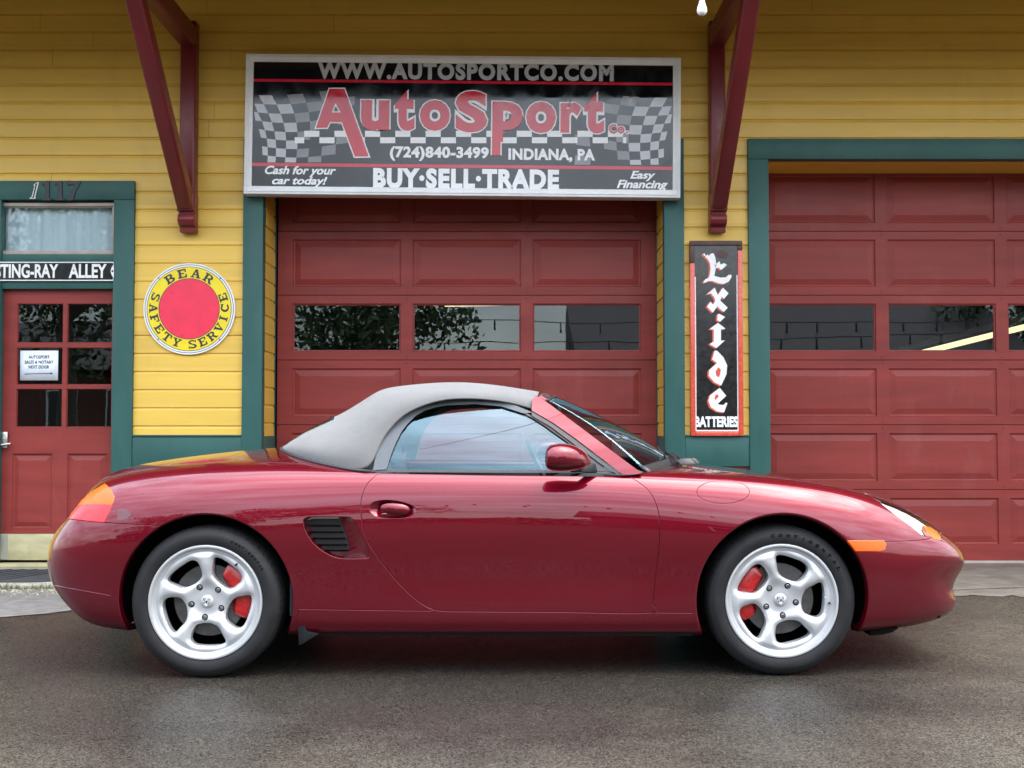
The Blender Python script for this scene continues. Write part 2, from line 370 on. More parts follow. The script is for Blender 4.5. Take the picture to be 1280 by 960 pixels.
def siding(spans, z_lo, z_hi, phase, to3, ops=(), joints=True):
    mb = MB(); k = math.floor((z_lo-phase)/PITCHB)
    brk = sorted({o[3] for o in ops})
    while phase+k*PITCHB < z_hi:
        z0 = phase+k*PITCHB; k += 1
        pr = course_profile(z0); z1 = z0+PITCHB
        cuts = [max(z0, z_lo)]+[z for z in brk if z0+1e-4 < z < z1-1e-4]+[min(z1, z_hi)]
        jit = random.uniform(-.0012, .0012)
        jx = sorted(random.uniform(spans[0][0], spans[0][1]) for _ in range(4)) if joints else []
        for a, b in zip(cuts[:-1], cuts[1:]):
            c = clip_profile(pr, a, b)
            if len(c) < 2: continue
            zm = (a+b)/2; free = list(spans)
            for o in ops:
                if o[2] < zm < o[3]:
                    nf = []
                    for s0, s1 in free:
                        if o[1] <= s0 or o[0] >= s1: nf.append((s0, s1)); continue
                        if o[0] > s0: nf.append((s0, o[0]))
                        if o[1] < s1: nf.append((o[1], s1))
                    free = nf
            for s0, s1 in free:
                xs = [s0]+[x for x in jx if s0+.1 < x < s1-.1]+[s1]
                for i, (u0, u1) in enumerate(zip(xs[:-1], xs[1:])):
                    g = .0009
                    u0 += g if i else 0; u1 -= g if i < len(xs)-2 else 0
                    dj = jit+random.uniform(-.0007, .0007)
                    cc = c+([(c[-1][0], -.001)] if abs(c[-1][0]-z1) < 1e-5 else [])   # underside of the next board
                    n = len(cc)
                    mb.add([to3(u0, y+dj, z) for z, y in cc]+[to3(u1, y+dj, z) for z, y in cc], [(j, n+j, n+j+1, j+1) for j in range(n-1)])
    return mb
wall = siding([(XL, XR)], 0, WT, Z(532)-11*PITCHB, lambda u, y, z: (u, YW+y, z), openings)
wall.build('wall', M['yellow'], BLD)
mb = MB(); 
for x0, x1, z0, z1 in ((XL, e_l, 0, WT), (e_l, e_r, e_top, WT), (e_r, g1l, 0, WT), (g1l, g1r, g_top, WT), (g1r, g2l, 0, WT), (g2l, g2r, g_top, WT), (g2r, XR, 0, WT)):
    mb.box(x0, x1, YW+.02, YW+.12, z0, z1)
mb.build('wall_core', M['interior'], BLD)
# trim
def frame(name, xl, xr, w, top_out, top_in, t=.032):
    mb = MB(); y0, y1 = YW-t, YW+.06
    mb.box(xl, xl+w, y0, y1, 0, top_in-.0015); mb.box(xr-w, xr, y0, y1, 0, top_in-.0015); mb.box(xl, xr, y0-.003, y1, top_in, top_out)
    return mb.build(name, M['green'], BLD, bevel=.003)
frame('garage_door_frame', g1l, g1r, g1il-g1l, g_top, g_in)
frame('garage_door_frame', g2l, g2r, g2il-g2l, g_top, g_in)
ew = e_r-X(143.5, 300)
frame('entry_door_frame', e_l, e_r, ew, e_top, Z(250.5), .03)
for a, b in ((e_r, g1l), (g1r, g2l)):
    mb = MB(); mb.box(a+.001, b-.001, YW-.022, YW+.05, rail_b, rail_t)
    mb.box(a+.001, b-.001, YW-.034, YW+.05, rail_t-.0005, rail_t+.012)
    mb.build('base_rail', M['green'], BLD, bevel=.003)
    mb = MB(); mb.box(a+.001, b-.001, YW-.022, YW+.05, .0, .14); mb.build('base_board', M['green'], BLD, bevel=.003)
    mb = MB(); mb.box(a+.001, b-.001, YW+.004, YW+.05, .14, rail_b); mb.build('base_panel', M['red'], BLD)
# reveals of the two overhead doors
mb = MB()
for xl, xr in ((g1il, g1ir), (g2il, g2ir)):
    for x, s in ((xl, 1), (xr, -1)):
        sd_ = siding([(YW+.075, YD-.045)], rail_t, g_in, rail_t-.03, lambda u, y, z, x=x, s=s: (x+s*(-.004-y), u, z), joints=False)
        mb.add(sd_.v, sd_.f)
        tr = MB(); tr.box(min(x-s*.03, x-s*.002), max(x-s*.03, x-s*.002), YW+.061, YD+.06, .0, rail_t)
        tr.box(min(x, x-s*.05), max(x, x-s*.05), YD-.044, YD-.005, .0, g_in)
        tr.box(min(x-s*.004, x-s*.05), max(x-s*.004, x-s*.05), YW+.0605, YW+.075, .0, g_in)
        tr.build('reveal_trim', M['green'], BLD, bevel=.002)
    mb.box(xl-.03, xr+.03, YW+.062, YD+.05, g_in+.003, g_in+.03)
mb.build('reveal_siding', M['yellow'], BLD)

# overhead doors: six sections of three raised panels, the third from the top... glazed
def overhead_door(x0, x1, sec_z, ztop, win_row):
    mb = MB(); gl = MB()
    W = x1-x0; sw = .115; gap = .092; pw = (W-2*sw-2*gap)/3
    cols = [(x0+sw+i*(pw+gap), x0+sw+i*(pw+gap)+pw) for i in range(3)]
    for r, (z0, z1) in enumerate(zip(sec_z[:-1], sec_z[1:])):
        a, b = z0+.003, z1-.003
        h = b-a; p0, p1 = a+.062, b-.062
        if r == 0: p0 = a+.135
        xs = [x0]+[v for c in cols for v in c]+[x1]; zs = [a, p0, p1, b]
        for i in range(len(xs)-1):
            for j in range(3):
                if j == 1 and i % 2 == 1: continue
                mb.quad((xs[i], YD, zs[j]), (xs[i+1], YD, zs[j]), (xs[i+1], YD, zs[j+1]), (xs[i], YD, zs[j+1]))
        c = .006  # rounded tongue at each joint
        for (u, v) in ((a, -1), (b, 1)):
            mb.quad((x0, YD, u), (x1, YD, u), (x1, YD+c, u+v*.002), (x0, YD+c, u+v*.002)); mb.quad((x0, YD+c, u+v*.002), (x1, YD+c, u+v*.002), (x1, YD+.04, u+v*.002), (x0, YD+.04, u+v*.002))
        for (c0, c1) in cols:
            def ring(i, y): return [(c0+i, YD+y, p0+i), (c1-i, YD+y, p0+i), (c1-i, YD+y, p1-i), (c0+i, YD+y, p1-i)]
            if r == win_row:
                seq = [(0, 0), (.004, .012), (.012, .014), (.014, .03)]
            else:
                seq = [(0, 0), (.005, .011), (.014, .0135), (.016, .0135), (.058, .004), (.060, .0035)]
            rs = [ring(*s) for s in seq]
            for A, B in zip(rs[:-1], rs[1:]):
                for k in range(4): mb.quad(A[k], A[(k+1) % 4], B[(k+1) % 4], B[k])
            if r == win_row:
                q = ring(.013, .024); gl.box(q[0][0], q[1][0], YD+.020, YD+.025, q[0][2], q[2][2])
            else: mb.quad(*rs[-1])
        # stile fixings: small recessed dents and screw heads
        for xm in (x0+sw+pw+gap/2, x0+sw+2*pw+1.5*gap):
            for zz in (a+.022, b-.022):
                vs, fs = lathe([(0, -.0035), (.006, -.0030), (.008, 0)], 10); mb.add([(xm+v[0]+random.uniform(-.004, .004), YD+v[1], zz+v[2]) for v in vs], fs)
            mb.box(xm-.014, xm+.014, YD-.0025, YD+.001, b-.055, b-.049)
    mb.box(x0, x1, YD+.041, YD+.045, sec_z[0], sec_z[win_row]-.001); mb.box(x0, x1, YD+.041, YD+.045, sec_z[win_row+1]+.001, ztop)
    d = mb.build('garage_door', M['red'], BLD)
    gl.build('window_pane', M['glass'], d)
    sl = MB(); sl.box(x0, x1, YD-.004, YD+.03, .003, .022); sl.build('bottom_seal', M['beige'], d)
    return d
zd = lambda py: at(640, py, YD).z
SEC = [zd(703), zd(612), zd(531), zd(450), zd(369), zd(289), zd(208)]
overhead_door(at(347, 400, YD).x, at(820, 400, YD).x, SEC, SEC[-1], 3)
overhead_door(at(941.5, 400, YD).x, at(941.5, 400, YD).x+2.915, SEC, SEC[-1], 3)
# dark room behind the doors, as seen through the panes
mb = MB(); x0, x1 = -6, 7
mb.box(x0, x1, 15, 15.1, 0, 4); mb.box(x0-.1, x0, YD+.1, 15, 0, 4); mb.box(x1, x1+.1, YD+.1, 15, 0, 4); mb.box(x0, x1, YD+.1, 15, 4, 4.1); mb.box(x0, x1, YW+.13, 15, -.12, -.02)
mb.box(x0, g1il-.06, YW+.13, YW+.16, 0, 1.0)
mb.build('interior_wall', M['interior'], BLD)

# entry door, transom and threshold
xd0, xd1, ye = X(3, 450), X(143, 450), YW+.05
mb = MB(); gl = MB()
ze = lambda py: at(640, py, ye).z
xe = lambda px: at(px, 450, ye).x
zb, zt = ze(667), ze(362)
cols = [(xe(21), xe(78)), (xe(83.5), xe(139.5))]; rows = [(ze(534), ze(486)), (ze(481), ze(434.5)), (ze(428.5), ze(379.5))]
gx = [xe(3)]+[cols[0][0], cols[0][1], cols[1][0], cols[1][1]]+[xe(146)]
lowc = [(xe(17), xe(67)), (xe(86), xe(135))]; lz = (zb+.035, ze(567))
zs = [rows[0][0], rows[0][1], rows[1][0], rows[1][1], rows[2][0], rows[2][1]]
full = [lz[1]+.004]+zs+[zt]
for i in range(5):
    for j in range(7):
        if i in (1, 3) and j in (1, 3, 5): continue
        mb.quad((gx[i], ye, full[j]), (gx[i+1], ye, full[j]), (gx[i+1], ye, full[j+1]), (gx[i], ye, full[j+1]))
lx = [gx[0], *lowc[0], *lowc[1], gx[-1]]; lzz = [zb, lz[0], lz[1], lz[1]+.004]
for i in range(5):
    for j in range(3):
        if i in (1, 3) and j == 1: continue
        mb.quad((lx[i], ye, lzz[j]), (lx[i+1], ye, lzz[j]), (lx[i+1], ye, lzz[j+1]), (lx[i], ye, lzz[j+1]))
for c0, c1 in lowc:
    def ring(i, y): return [(c0+i, ye+y, lz[0]+i), (c1-i, ye+y, lz[0]+i), (c1-i, ye+y, lz[1]-i), (c0+i, ye+y, lz[1]-i)]
    rs = [ring(*s) for s in ((0, 0), (.008, .012), (.016, .014), (.05, .004))]
    for A, B in zip(rs[:-1], rs[1:]):
        for k in range(4): mb.quad(A[k], A[(k+1) % 4], B[(k+1) % 4], B[k])
    mb.quad(*rs[-1])
for c0, c1 in cols:
    for r0, r1 in rows:
        A = [(c0, ye, r0), (c1, ye, r0), (c1, ye, r1), (c0, ye, r1)]; i = .006
        B = [(c0+i, ye+.016, r0+i), (c1-i, ye+.016, r0+i), (c1-i, ye+.016, r1-i), (c0+i, ye+.016, r1-i)]
        for k in range(4): mb.quad(A[k], A[(k+1) % 4], B[(k+1) % 4], B[k])
        gl.box(c0+.004, c1-.004, ye+.013, ye+.017, r0+.004, r1-.004)
mb.box(gx[0], gx[-1], ye+.04, ye+.045, zb, rows[0][0]-.01)
ed = mb.build('entry_door', M['red'], BLD); gl.build('window_pane', M['glass'], ed)
kp = MB(); kp.box(xe(3), xe(146), ye-.006, ye+.03, ze(700), zb-.002); kp.build('kick_plate', M['wood'], ed, bevel=.002)
kp = MB(); kp.box(xe(3), xe(13.5), ye-.0075, ye-.006, ze(699), zb-.004); kp.build('kick_plate_stain', M['concrete'], ed)
hd = MB(); cx, cz = xe(6.5), ze(549)
hd.box(cx-.036, cx+.034, ye-.024, ye-.001, ze(560), ze(540)); 
hd.tube([(cx, ye-.02, ze(556)), (cx, ye-.055, ze(556)), (cx+.075, ye-.058, ze(554.5))], .010, 8)
for k in range(5): hd.box(cx-.022, cx+.022, ye-.028, ye-.024, ze(548.5-k*1.5)-.002, ze(548.5-k*1.5)+.003)
hd.build('door_handle', M['steel'], ed, bevel=.002)
# frame around transom and rail above the door
yt = YW+.012
mb = MB(); xi = X(143, 300)
mb.box(e_l+ew, xi, YW-.012, YW+.055, Z(327), Z(318)); mb.box(e_l+ew, xi, YW-.006, YW+.055, Z(361), Z(327.5)); mb.build('door_rail', M['green'], BLD, bevel=.002)
mb = MB(); tx0, tx1, tz0, tz1 = X(-.5, 290), X(143, 290), Z(318)+.002, Z(253)
mb.box(tx0-.25, tx1, yt, yt+.04, tz1-.026, tz1); mb.box(tx0-.25, tx1, yt, yt+.04, tz0, tz0+.028); mb.box(tx1-.020, tx1, yt+.001, yt+.04, tz0+.028, tz1-.026); mb.box(tx0, tx0+.018, yt+.001, yt+.04, tz0+.028, tz1-.026)
for i, d in ((.0, .012),):
    mb.box(tx0+.018, tx1-.020, yt+.014, yt+.03, tz1-.034, tz1-.026); mb.box(tx1-.028, tx1-.020, yt+.014, yt+.03, tz0+.028, tz1-.034)
tw = mb.build('transom_window', M['beige'], BLD, bevel=.002)
gl = MB(); gl.box(tx0-.2, tx1-.02, yt+.022, yt+.026, tz0+.01, tz1-.01); gl.build('window_pane', M['glass'], tw)
# added folded sheet inside the transom, pale blue in place of reflected sky
cm = paint('painted_sky_sheen', (.74, .80, .86), .8, .1, 6, (3, 1, .3))
vs = []; fs = []; nx = 60
for i in range(nx):
    u = i/(nx-1); x = tx0-.2+u*(tx1-tx0+.18); y = yt+.075+.012*math.sin(u*34)+.008*math.sin(u*71+1)
    vs += [(x, y, tz0), (x, y+.004, tz1)]
fs = [(2*i, 2*i+2, 2*i+3, 2*i+1) for i in range(nx-1)]
mesh_obj('sky_sheen_sheet', vs, fs, cm, tw, smooth=True)

# eave: rafters' underside, fascia and roof
mb = MB()
def eave(y, z): return [(XL, y, z), (XR, y, z)]
pts = [(YW+.0, 4.92), (YW-1.88, 4.17)]
a, b = eave(*pts[0]), eave(*pts[1])
mb.prism([a[0], a[1], b[1], b[0]], (0, 0, .03)); 
mb.build('eave_soffit', M['soffit'], BLD)
mb = MB(); mb.box(XL, XR, YW-1.93, YW-1.881, 3.93, 4.25); mb.build('fascia', M['green'], BLD)
mb = MB(); mb.prism([(XL, YW+7, 6.9), (XR, YW+7, 6.9), (XR, YW-1.96, 4.26), (XL, YW-1.96, 4.26)], (0, 0, .05)); mb.build('roof', M['roofing'], BLD)
# brackets carrying the eave
def bracket(px_c, sgn):
    xc = at(px_c, 160, YW-.06).x; hw = .057; ch = .012
    def beam(mb, p, q, w, h):
        p, q = Vector(p), Vector(q); d = (q-p).normalized(); up = Vector((1, 0, 0)).cross(d).normalized()
        sec = [(-w+ch, -h), (w-ch, -h), (w, -h+ch), (w, h-ch), (w-ch, h), (-w+ch, h), (-w, h-ch), (-w, -h+ch)]
        mb.prism([p+Vector((a, 0, 0))+up*b for a, b in sec], q-p)
    zt_, zb_ = at(640, 60, YW-.09).z, at(640, 290, YW-.09).z
    mb = MB(); beam(mb, (xc, YW-.075, zb_+.10), (xc, YW-.075, zt_+.19), hw, .055)
    root = mb.build('roof_bracket', M['bracket'], BLD, bevel=.004)
    mb = MB(); beam(mb, (xc, YW-.131, zt_+.075), (xc, YW-1.75, zt_+.075), hw+.002, .075); mb.build('bracket_arm', M['bracket'], root, bevel=.004)
    mb = MB(); beam(mb, (xc, YW-.15, zb_+.20), (xc, YW-1.42, zt_+.0), hw-.003, .062); mb.build('bracket_strut', M['bracket'], root, bevel=.004)
    mb = MB()  # scrolled foot
    prof = [(-.02, zb_), (-.085, zb_), (-.085, zb_+.035), (-.10, zb_+.04), (-.135, zb_+.055), (-.15, zb_+.085), (-.14, zb_+.115), (-.115, zb_+.13), (-.115, zb_+.14), (-.165, zb_+.145), (-.165, zb_+.26), (-.14, zb_+.27), (-.02, zb_+.27)]
    mb.prism([(xc-hw-.002, YW+y, z) for y, z in prof], (2*hw+.004, 0, 0)); mb.build('bracket_foot', M['bracket'], root, bevel=.003)
    bl = MB(); vs, fs = lathe([(0, -.012), (.010, -.010), (.016, 0)], 12); bl.add([(xc+v[0], YW-.165+v[1], zb_+.215+v[2]) for v in vs], fs); bl.build('bolt_head', M['bracket'], root, smooth='auto')
bracket(237, 1); bracket(895.5, -1)

# ================================================================== signs
def sign_frame(px_c, py_c, Y, name, label, cat, rot):
    c = at(px_c, py_c, Y); return c
# --- the big shop sign
SGY = 8.52
SC = at(578.5, 156.5, SGY); SROT = R(.55)
SIGN = thing('shop_sign', 'wide glossy black and red board sign in a white frame above the middle garage door', 'sign', SC)
SIGN.rotation_euler = (0, SROT, 0)
bpy.context.view_layer.update()
def sl(px, py, Y=SGY):
    p = at(px, py, Y); dx, dz = p.x-SC.x, p.z-SC.z; c, s = math.cos(SROT), math.sin(SROT)
    # undo the sign's tilt (rotation about Y turns x towards -z)
    return dx*c - dz*s, dx*s + dz*c
def sbuild(mb, name, mat, par=SIGN, **k):
    o = mb.build(name, mat, None, **k); o.parent = par; return o
(ax, az), (bx, bz) = sl(306.3, 67), sl(851, 72.2); (cx_, cz_), (dx_, dz_) = sl(305.5, 242), sl(850.7, 247)
x0, x1 = (ax+cx_)/2, (bx+dx_)/2; z1, z0 = (az+bz)/2, (cz_+dz_)/2
fw = .056
mb = MB()
def bar(xa, xb, za, zb_): mb.box(xa, xb, .0, .13, za, zb_)
bar(x0, x1, z1-fw, z1); bar(x0, x1, z0, z0+fw); mb.box(x0, x0+fw, .0005, .13, z0+fw, z1-fw); mb.box(x1-fw, x1, .0005, .13, z0+fw, z1-fw)
i = .016
for (xa, xb, za, zb_) in ((x0+i, x1-i, z1-i-.012, z1-i), (x0+i, x1-i, z0+i, z0+i+.012)): mb.box(xa, xb, -.006, .0, za, zb_)
for (xa, xb, za, zb_) in ((x0+i, x0+i+.012, z0+i+.012, z1-i-.012), (x1-i-.012, x1-i, z0+i+.012, z1-i-.012)): mb.box(xa, xb, -.0055, .0, za, zb_)
sbuild(mb, 'sign_frame', M['alu'], bevel=.002)
mb = MB(); mb.box(x0+fw-.002, x1-fw+.002, .012, .10, z0+fw-.002, z1-fw+.002); sbuild(mb, 'sign_board', M['signblack'])
FY = .012
def onsign(vf_px, layer, mi=0, mb=None):
    flat(mb, vf_px, FY-.0008*layer, mi, .0009)
def rect_px(px0, py0, px1, py1):
    a, b = sl(px0, py1), sl(px1, py0); return a[0], b[0], a[1], b[1]
def word(mb, s, px0, py0, px1, py1, layer=4, bold=0, shear=0, space=1, mi=0):
    xa, xb, za, zb_ = rect_px(px0, py0, px1, py1); onsign(letters(s, xa, xb, za, zb_, bold, shear, space), layer, mi, mb)
def poly_px(pts): return [sl(*p) for p in pts]
# chequered flags
def flag(x_in, flip):
    g = MB()
    nc, nr = 9, 8
    def P(u, v):
        # u across from the sign's edge inwards, v down
        px = 317+u*150; wob = 7*math.sin(u*4.2+.4)-3
        py = 118+v*86+wob*(1-abs(v-.5))+v*u*4-(1-v)*u*6
        px += (v-.5)*26*(1-.4*u)+10*math.sin(v*3+u*2)-4
        px = max(px, 317.4); py = min(max(py, 107), 202.5)
        if flip: px = 1157.5-px; py += 3
        return px, py
    def dens(u, v): return random.random() < (1.12-u*1.15 if not (.25 < v < .62) else 1.1-u*1.35)
    for a in range(nc):
        for b in range(nr):
            u0, u1 = (a/nc)**1.35, ((a+1)/nc)**1.35; v0, v1 = b/nr, (b+1)/nr
            mi = 2 if ((a+b) % 2 or (a > 3 and not dens(u0, (v0+v1)/2))) else (0 if u0 < .3 else 1)
            q = [P(u0, v0), P(u1, v0), P(u1, v1), P(u0, v1)]
            Q = [sl(*p) for p in q][::-1]
            g.add([(x, FY-.0007, z) for x, z in Q], [(0, 1, 2, 3)], mi)
    o = sbuild(g, 'chequered_flag', None, mats=[M['signgrey'], M['signgrey2'], M['signblack']])
    bm = bmesh.new(); bm.from_mesh(o.data); bmesh.ops.remove_doubles(bm, verts=bm.verts, dist=.0003); bm.to_mesh(o.data); bm.free(); return o
M['signgrey2'] = paint('glossy_mid_grey_print', (.22, .225, .24), .1, .05, 6, bmp=0)
flag(0, False); flag(0, True)
# chequer band
mb = MB()
for k in range(-1, 12):
    a0 = 379.9+k*38; b0 = a0+19
    up = (max(a0, 372), min(a0+19, 787)); lo = (max(a0-19, 368), min(a0, 783))
    if up[1] > up[0]+2: onsign(([*map(lambda p: sl(*p), ((up[0], 170.6), (up[1], 170.6), (up[1], 163), (up[0], 163)))], [(0, 1, 2, 3)]), 2, 0, mb)
    if lo[1] > lo[0]+2 and lo[0] < 783: onsign(([*map(lambda p: sl(*p), ((lo[0]+(8 if k == -1 else 0), 178.6), (lo[1], 178.6), (lo[1], 171.2), (lo[0], 171.2)))], [(0, 1, 2, 3)]), 2, 0, mb)
sbuild(mb, 'chequer_band', M['signwhite'])
mb = MB()
for (a, b) in ((99.5, 103.0), (204.6, 208.6)):
    (xa, za), (xb, zb_) = sl(317, b-1.6), sl(840, a+1.9)
    onsign(([(x0+fw, za), (x1-fw, za), (x1-fw, za+(b-a)/171), (x0+fw, za+(b-a)/171)], [(0, 1, 2, 3)]), 1, 0, mb)
sbuild(mb, 'red_stripe', M['signred'])
mb = MB(); word(mb, 'WWW.AUTOSPORTCO.COM', 396.5, 80, 767.5, 98, bold=.05, space=1.16)
sbuild(mb, 'web_lettering', M['signgrey'])
def phrase(name, *words):
    mb = MB()
    for wd in words: word(mb, *wd)
    sbuild(mb, name, M['signwhite'])
phrase('phone_lettering', ('(724)840-3499', 487, 183.5, 611, 200.5, 5, .045, 0, 1.08)); phrase('city_lettering', ('INDIANA, PA', 635.5, 186, 744, 202, 5, .045, 0, 1.08))
phrase('trade_lettering', ('BUY·SELL·TRADE', 466, 211.5, 699, 234.5, 4, .055, 0, 1.14))
phrase('cash_lettering', ('Cash for your', 330.5, 207.5, 420, 220.5, 4, .03, .3), ('car today!', 339.5, 220.6, 409, 233, 4, .03, .3))
phrase('financing_lettering', ('Easy', 788, 213.5, 819.5, 226, 4, .03, .3), ('Financing', 771, 225, 835, 238, 4, .03, .3))
# the name: white outline below, red above
def glyph_polys():
    A = [[(411.6, 110.8), (430.2, 110.6), (460.8, 195.3), (443.3, 195.6), (427.2, 152.4), (412.2, 152.4), (408.7, 159.4), (394.6, 159.8)], [(419.2, 128.6), (425.4, 140.2), (414.7, 140.2)]]
    return [[sl(*p) for p in q] for q in A]
def sl_letters(s, px0, py0, px1, py1, bold):
    xa, xb, za, zb_ = rect_px(px0, py0, px1, py1); return letters(s, xa, xb, za, zb_, bold)
def grow(vf, d):
    return vf
pieces = [('u', 451, 125, 487, 162.5), ('t', 493, 112.5, 518.5, 163), ('o', 524.5, 125, 562.5, 163), ('S', 569, 113.5, 609.5, 165), ('o', 657.5, 127, 695, 166), ('r', 700.5, 128, 727.5, 165.5), ('t', 730, 115.5, 755.5, 166.5)]
white, red = MB(), MB()
def glyph(s, px0, py0, px1, py1, bold, grow=0, cut_px=None):
    xa, xb, za, zb_ = rect_px(px0, py0, px1, py1); v, f = letters(s, xa-grow, xb+grow, za-grow, zb_+grow, bold)
    return v, f
for i, pc in enumerate(pieces):
    onsign(glyph(*pc, .085, .0085), 5+.1*(i % 3), 0, white); onsign(glyph(*pc, .045), 7, 0, red)
for (bold, gr, ly, m_) in ((.085, .0085, 5.5, white), (.045, 0, 7, red)):
    onsign(glyph('p', 615, 127, 653.5, 177, bold, gr), ly, 0, m_); xa, xb, za, zb_ = rect_px(615, 194, 625.6, 170); onsign(([(xa-gr, za-gr), (xb+gr, za-gr), (xb+gr, zb_), (xa-gr, zb_)], [(0, 1, 2, 3)]), ly-.1, 0, m_)
for lp in (glyph_polys(),):
    onsign(shape2d(lp, .0085), 5.5, 0, white); onsign(shape2d(lp, 0), 7, 0, red)
for s, a, b, c, d in (('C', 761, 154.5, 771, 166.5), ('o', 772, 157.5, 781, 166.5), ('.', 782.5, 163.7, 785.3, 166.5)):
    onsign(glyph(s, a, b, c, d, .08, .006), 5, 0, white); onsign(glyph(s, a, b, c, d, .035), 7, 0, red)
sbuild(white, 'name_outline', M['signwhite']); sbuild(red, 'name_lettering', M['signred'])

# --- round tin sign
BY = YW-.022
bc = at(236.5, 386, BY); RS = 57.5/F_PX*BY*1.0
RND = thing('round_sign', 'round yellow tin sign with red centre and dark ring lettering on the clapboards', 'sign', bc)
def disc(name, r0, r1, y, mat, t=.003):
    vs, fs = lathe([(r1, y+t), (r1, y), (r0, y)] if r0 > 0 else [(r1, y+t), (r1, y), (r1*.5, y), (0.0005, y)], 96)
    mb = MB(); mb.add(vs, fs); o = mb.build(name, mat, None); o.parent = RND; return o
k = RS/57.5
disc('sign_plate', 0, 57.5*k, .0, M['enamel_white'], .02); disc('blue_line', 55.0*k, 55.7*k, -.0008, M['disc_ink'], .0008)
disc('yellow_ring', 37*k, 52.6*k, -.001, M['disc_yellow'], .001); disc('ink_line', 52.4*k, 53.1*k, -.0014, M['disc_ink'], .001); disc('ink_line', 37.6*k, 38.4*k, -.0018, M['disc_ink'], .001); disc('red_disc', 0, 37.7*k, -.0015, M['disc_red'], .001)
# slab-serif capitals from strokes in a unit box
def slab(ch):
    S = []; V = lambda x, w=.24: S.append([(x, 0), (x+w, 0), (x+w, 1), (x, 1)])
    H = lambda z, x0, x1, t=.16: S.append([(x0, z), (x1, z), (x1, z+t), (x0, z+t)])
    def arc(cx, cz, rx, rz, a0, a1, t):
        n = 14; o = [(cx+rx*math.cos(R(a0+(a1-a0)*i/n)), cz+rz*math.sin(R(a0+(a1-a0)*i/n))) for i in range(n+1)]
        q = [(cx+(rx-t)*math.cos(R(a0+(a1-a0)*i/n)), cz+(rz-t*.75)*math.sin(R(a0+(a1-a0)*i/n))) for i in range(n+1)]
        for i in range(n): S.append([o[i], o[i+1], q[i+1], q[i]])
    if ch in 'EF':
        V(.12); H(0, 0, .5 if ch == 'F' else .9); H(.84, 0, .9); H(.44, .3, .66, .14); S.append([(.74, .62), (.9, .62), (.9, .86), (.78, .86)])
        if ch == 'E': S.append([(.78, .14), (.92, .14), (.92, .38), (.76, .38)][::1])
    elif ch == 'B': V(.12); H(0, 0, .55); H(.84, 0, .5); H(.44, .3, .55, .13); arc(.52, .74, .36, .26, -90, 90, .22); arc(.54, .27, .42, .27, -90, 90, .24)
    elif ch == 'R': V(.12); H(0, 0, .46, .13); H(.84, 0, .5); H(.40, .3, .55, .13); arc(.52, .70, .40, .30, -90, 90, .23); S.append([(.5, .42), (.74, .42), (1.0, 0), (.74, 0)]); H(0, .70, 1.05, .12)
    elif ch == 'A': S += [[(.12, .1), (.28, .1), (.56, 1), (.42, 1)], [(.66, .1), (.93, .1), (.62, 1), (.42, 1)]]; H(0, 0, .40, .12); H(0, .56, 1.05, .12); H(.30, .3, .75, .12)
    elif ch == 'T': V(.38); H(.84, .02, .98); H(0, .22, .78, .13); S += [[(.02, .62), (.13, .62), (.18, .85), (.02, .85)], [(.87, .62), (.98, .62), (.98, .85), (.82, .85)]]
    elif ch == 'Y': S += [[(.38, .1), (.62, .1), (.62, .5), (.38, .5)], [(.1, .9), (.36, .9), (.6, .48), (.38, .42)], [(.74, .9), (.9, .9), (.62, .45), (.5, .5)]]; H(0, .22, .78, .13); H(.87, 0, .46, .13); H(.87, .6, 1, .13)
    elif ch == 'V': S += [[(.1, .9), (.38, .9), (.62, .18), (.46, 0)], [(.74, .9), (.88, .9), (.58, 0), (.46, 0)]]; H(.87, 0, .48, .13); H(.87, .6, 1, .13)
    elif ch == 'I': V(.3, .3); H(0, .1, .8, .13); H(.87, .1, .8, .13)
    elif ch == 'C': arc(.5, .5, .5, .5, 40, 320, .25); S.append([(.78, .66), (.92, .66), (.92, 1), (.84, 1)])
    elif ch == 'S': arc(.48, .74, .42, .27, 30, 270, .22); arc(.5, .27, .44, .28, -150, 90, .23); S += [[(.78, .70), (.9, .70), (.9, 1), (.82, 1)], [(.04, 0), (.12, 0), (.18, .3), (.06, .3)]]
    return S
cnt_ = 0
def ring_text(s, a0, a1, r_in, h, wd, up):
    global cnt_
    mb = MB()
    for i, ch in enumerate(s):
        if ch == ' ': continue
        a = R(a0+(a1-a0)*i/(len(s)-1)); 
        for st in slab(ch):
            pts = []
            for u, v in st:
                t = (u-.5)*wd*(.75 if ch == 'I' else 1); r = r_in+v*h if up else r_in+(1-v)*h
                # text runs clockwise on top, counter-clockwise below
                tx, tz = (math.sin(a), math.cos(a))
                ex, ez = (math.cos(a), -math.sin(a)) if up else (-math.cos(a), math.sin(a))
                pts.append((tx*r+ex*t, -.0022-.00002*(cnt_ % 40), tz*r+ez*t))
            cnt_ += 1
            ar = sum(pts[j][0]*pts[(j+1) % len(pts)][2]-pts[(j+1) % len(pts)][0]*pts[j][2] for j in range(len(pts)))
            mb.add(pts if ar > 0 else pts[::-1], [tuple(range(len(pts)))])
    o = mb.build('ring_lettering', M['disc_ink'], None); o.parent = RND
# clock angles, degrees clockwise from the top
ring_text('BEAR', -33, 32, 39.5*k, 11.0*k, 12.5*k, True)
ring_text('SAFETY', -71, -160, 39.5*k, 10.5*k, 11.2*k, False); ring_text('SERVICE', 174, 71, 39.5*k, 10.5*k, 11.2*k, False)
for a in (45, 135, 225, 315):
    mb = MB(); vs, fs = lathe([(0, -.003), (.004, -.002), (.005, 0)], 10); mb.add([(v[0]+54.4*k*math.cos(R(a)), v[1], v[2]+54.4*k*math.sin(R(a))) for v in vs], fs); o = mb.build('screw_head', M['disc_ink'], None); o.parent = RND

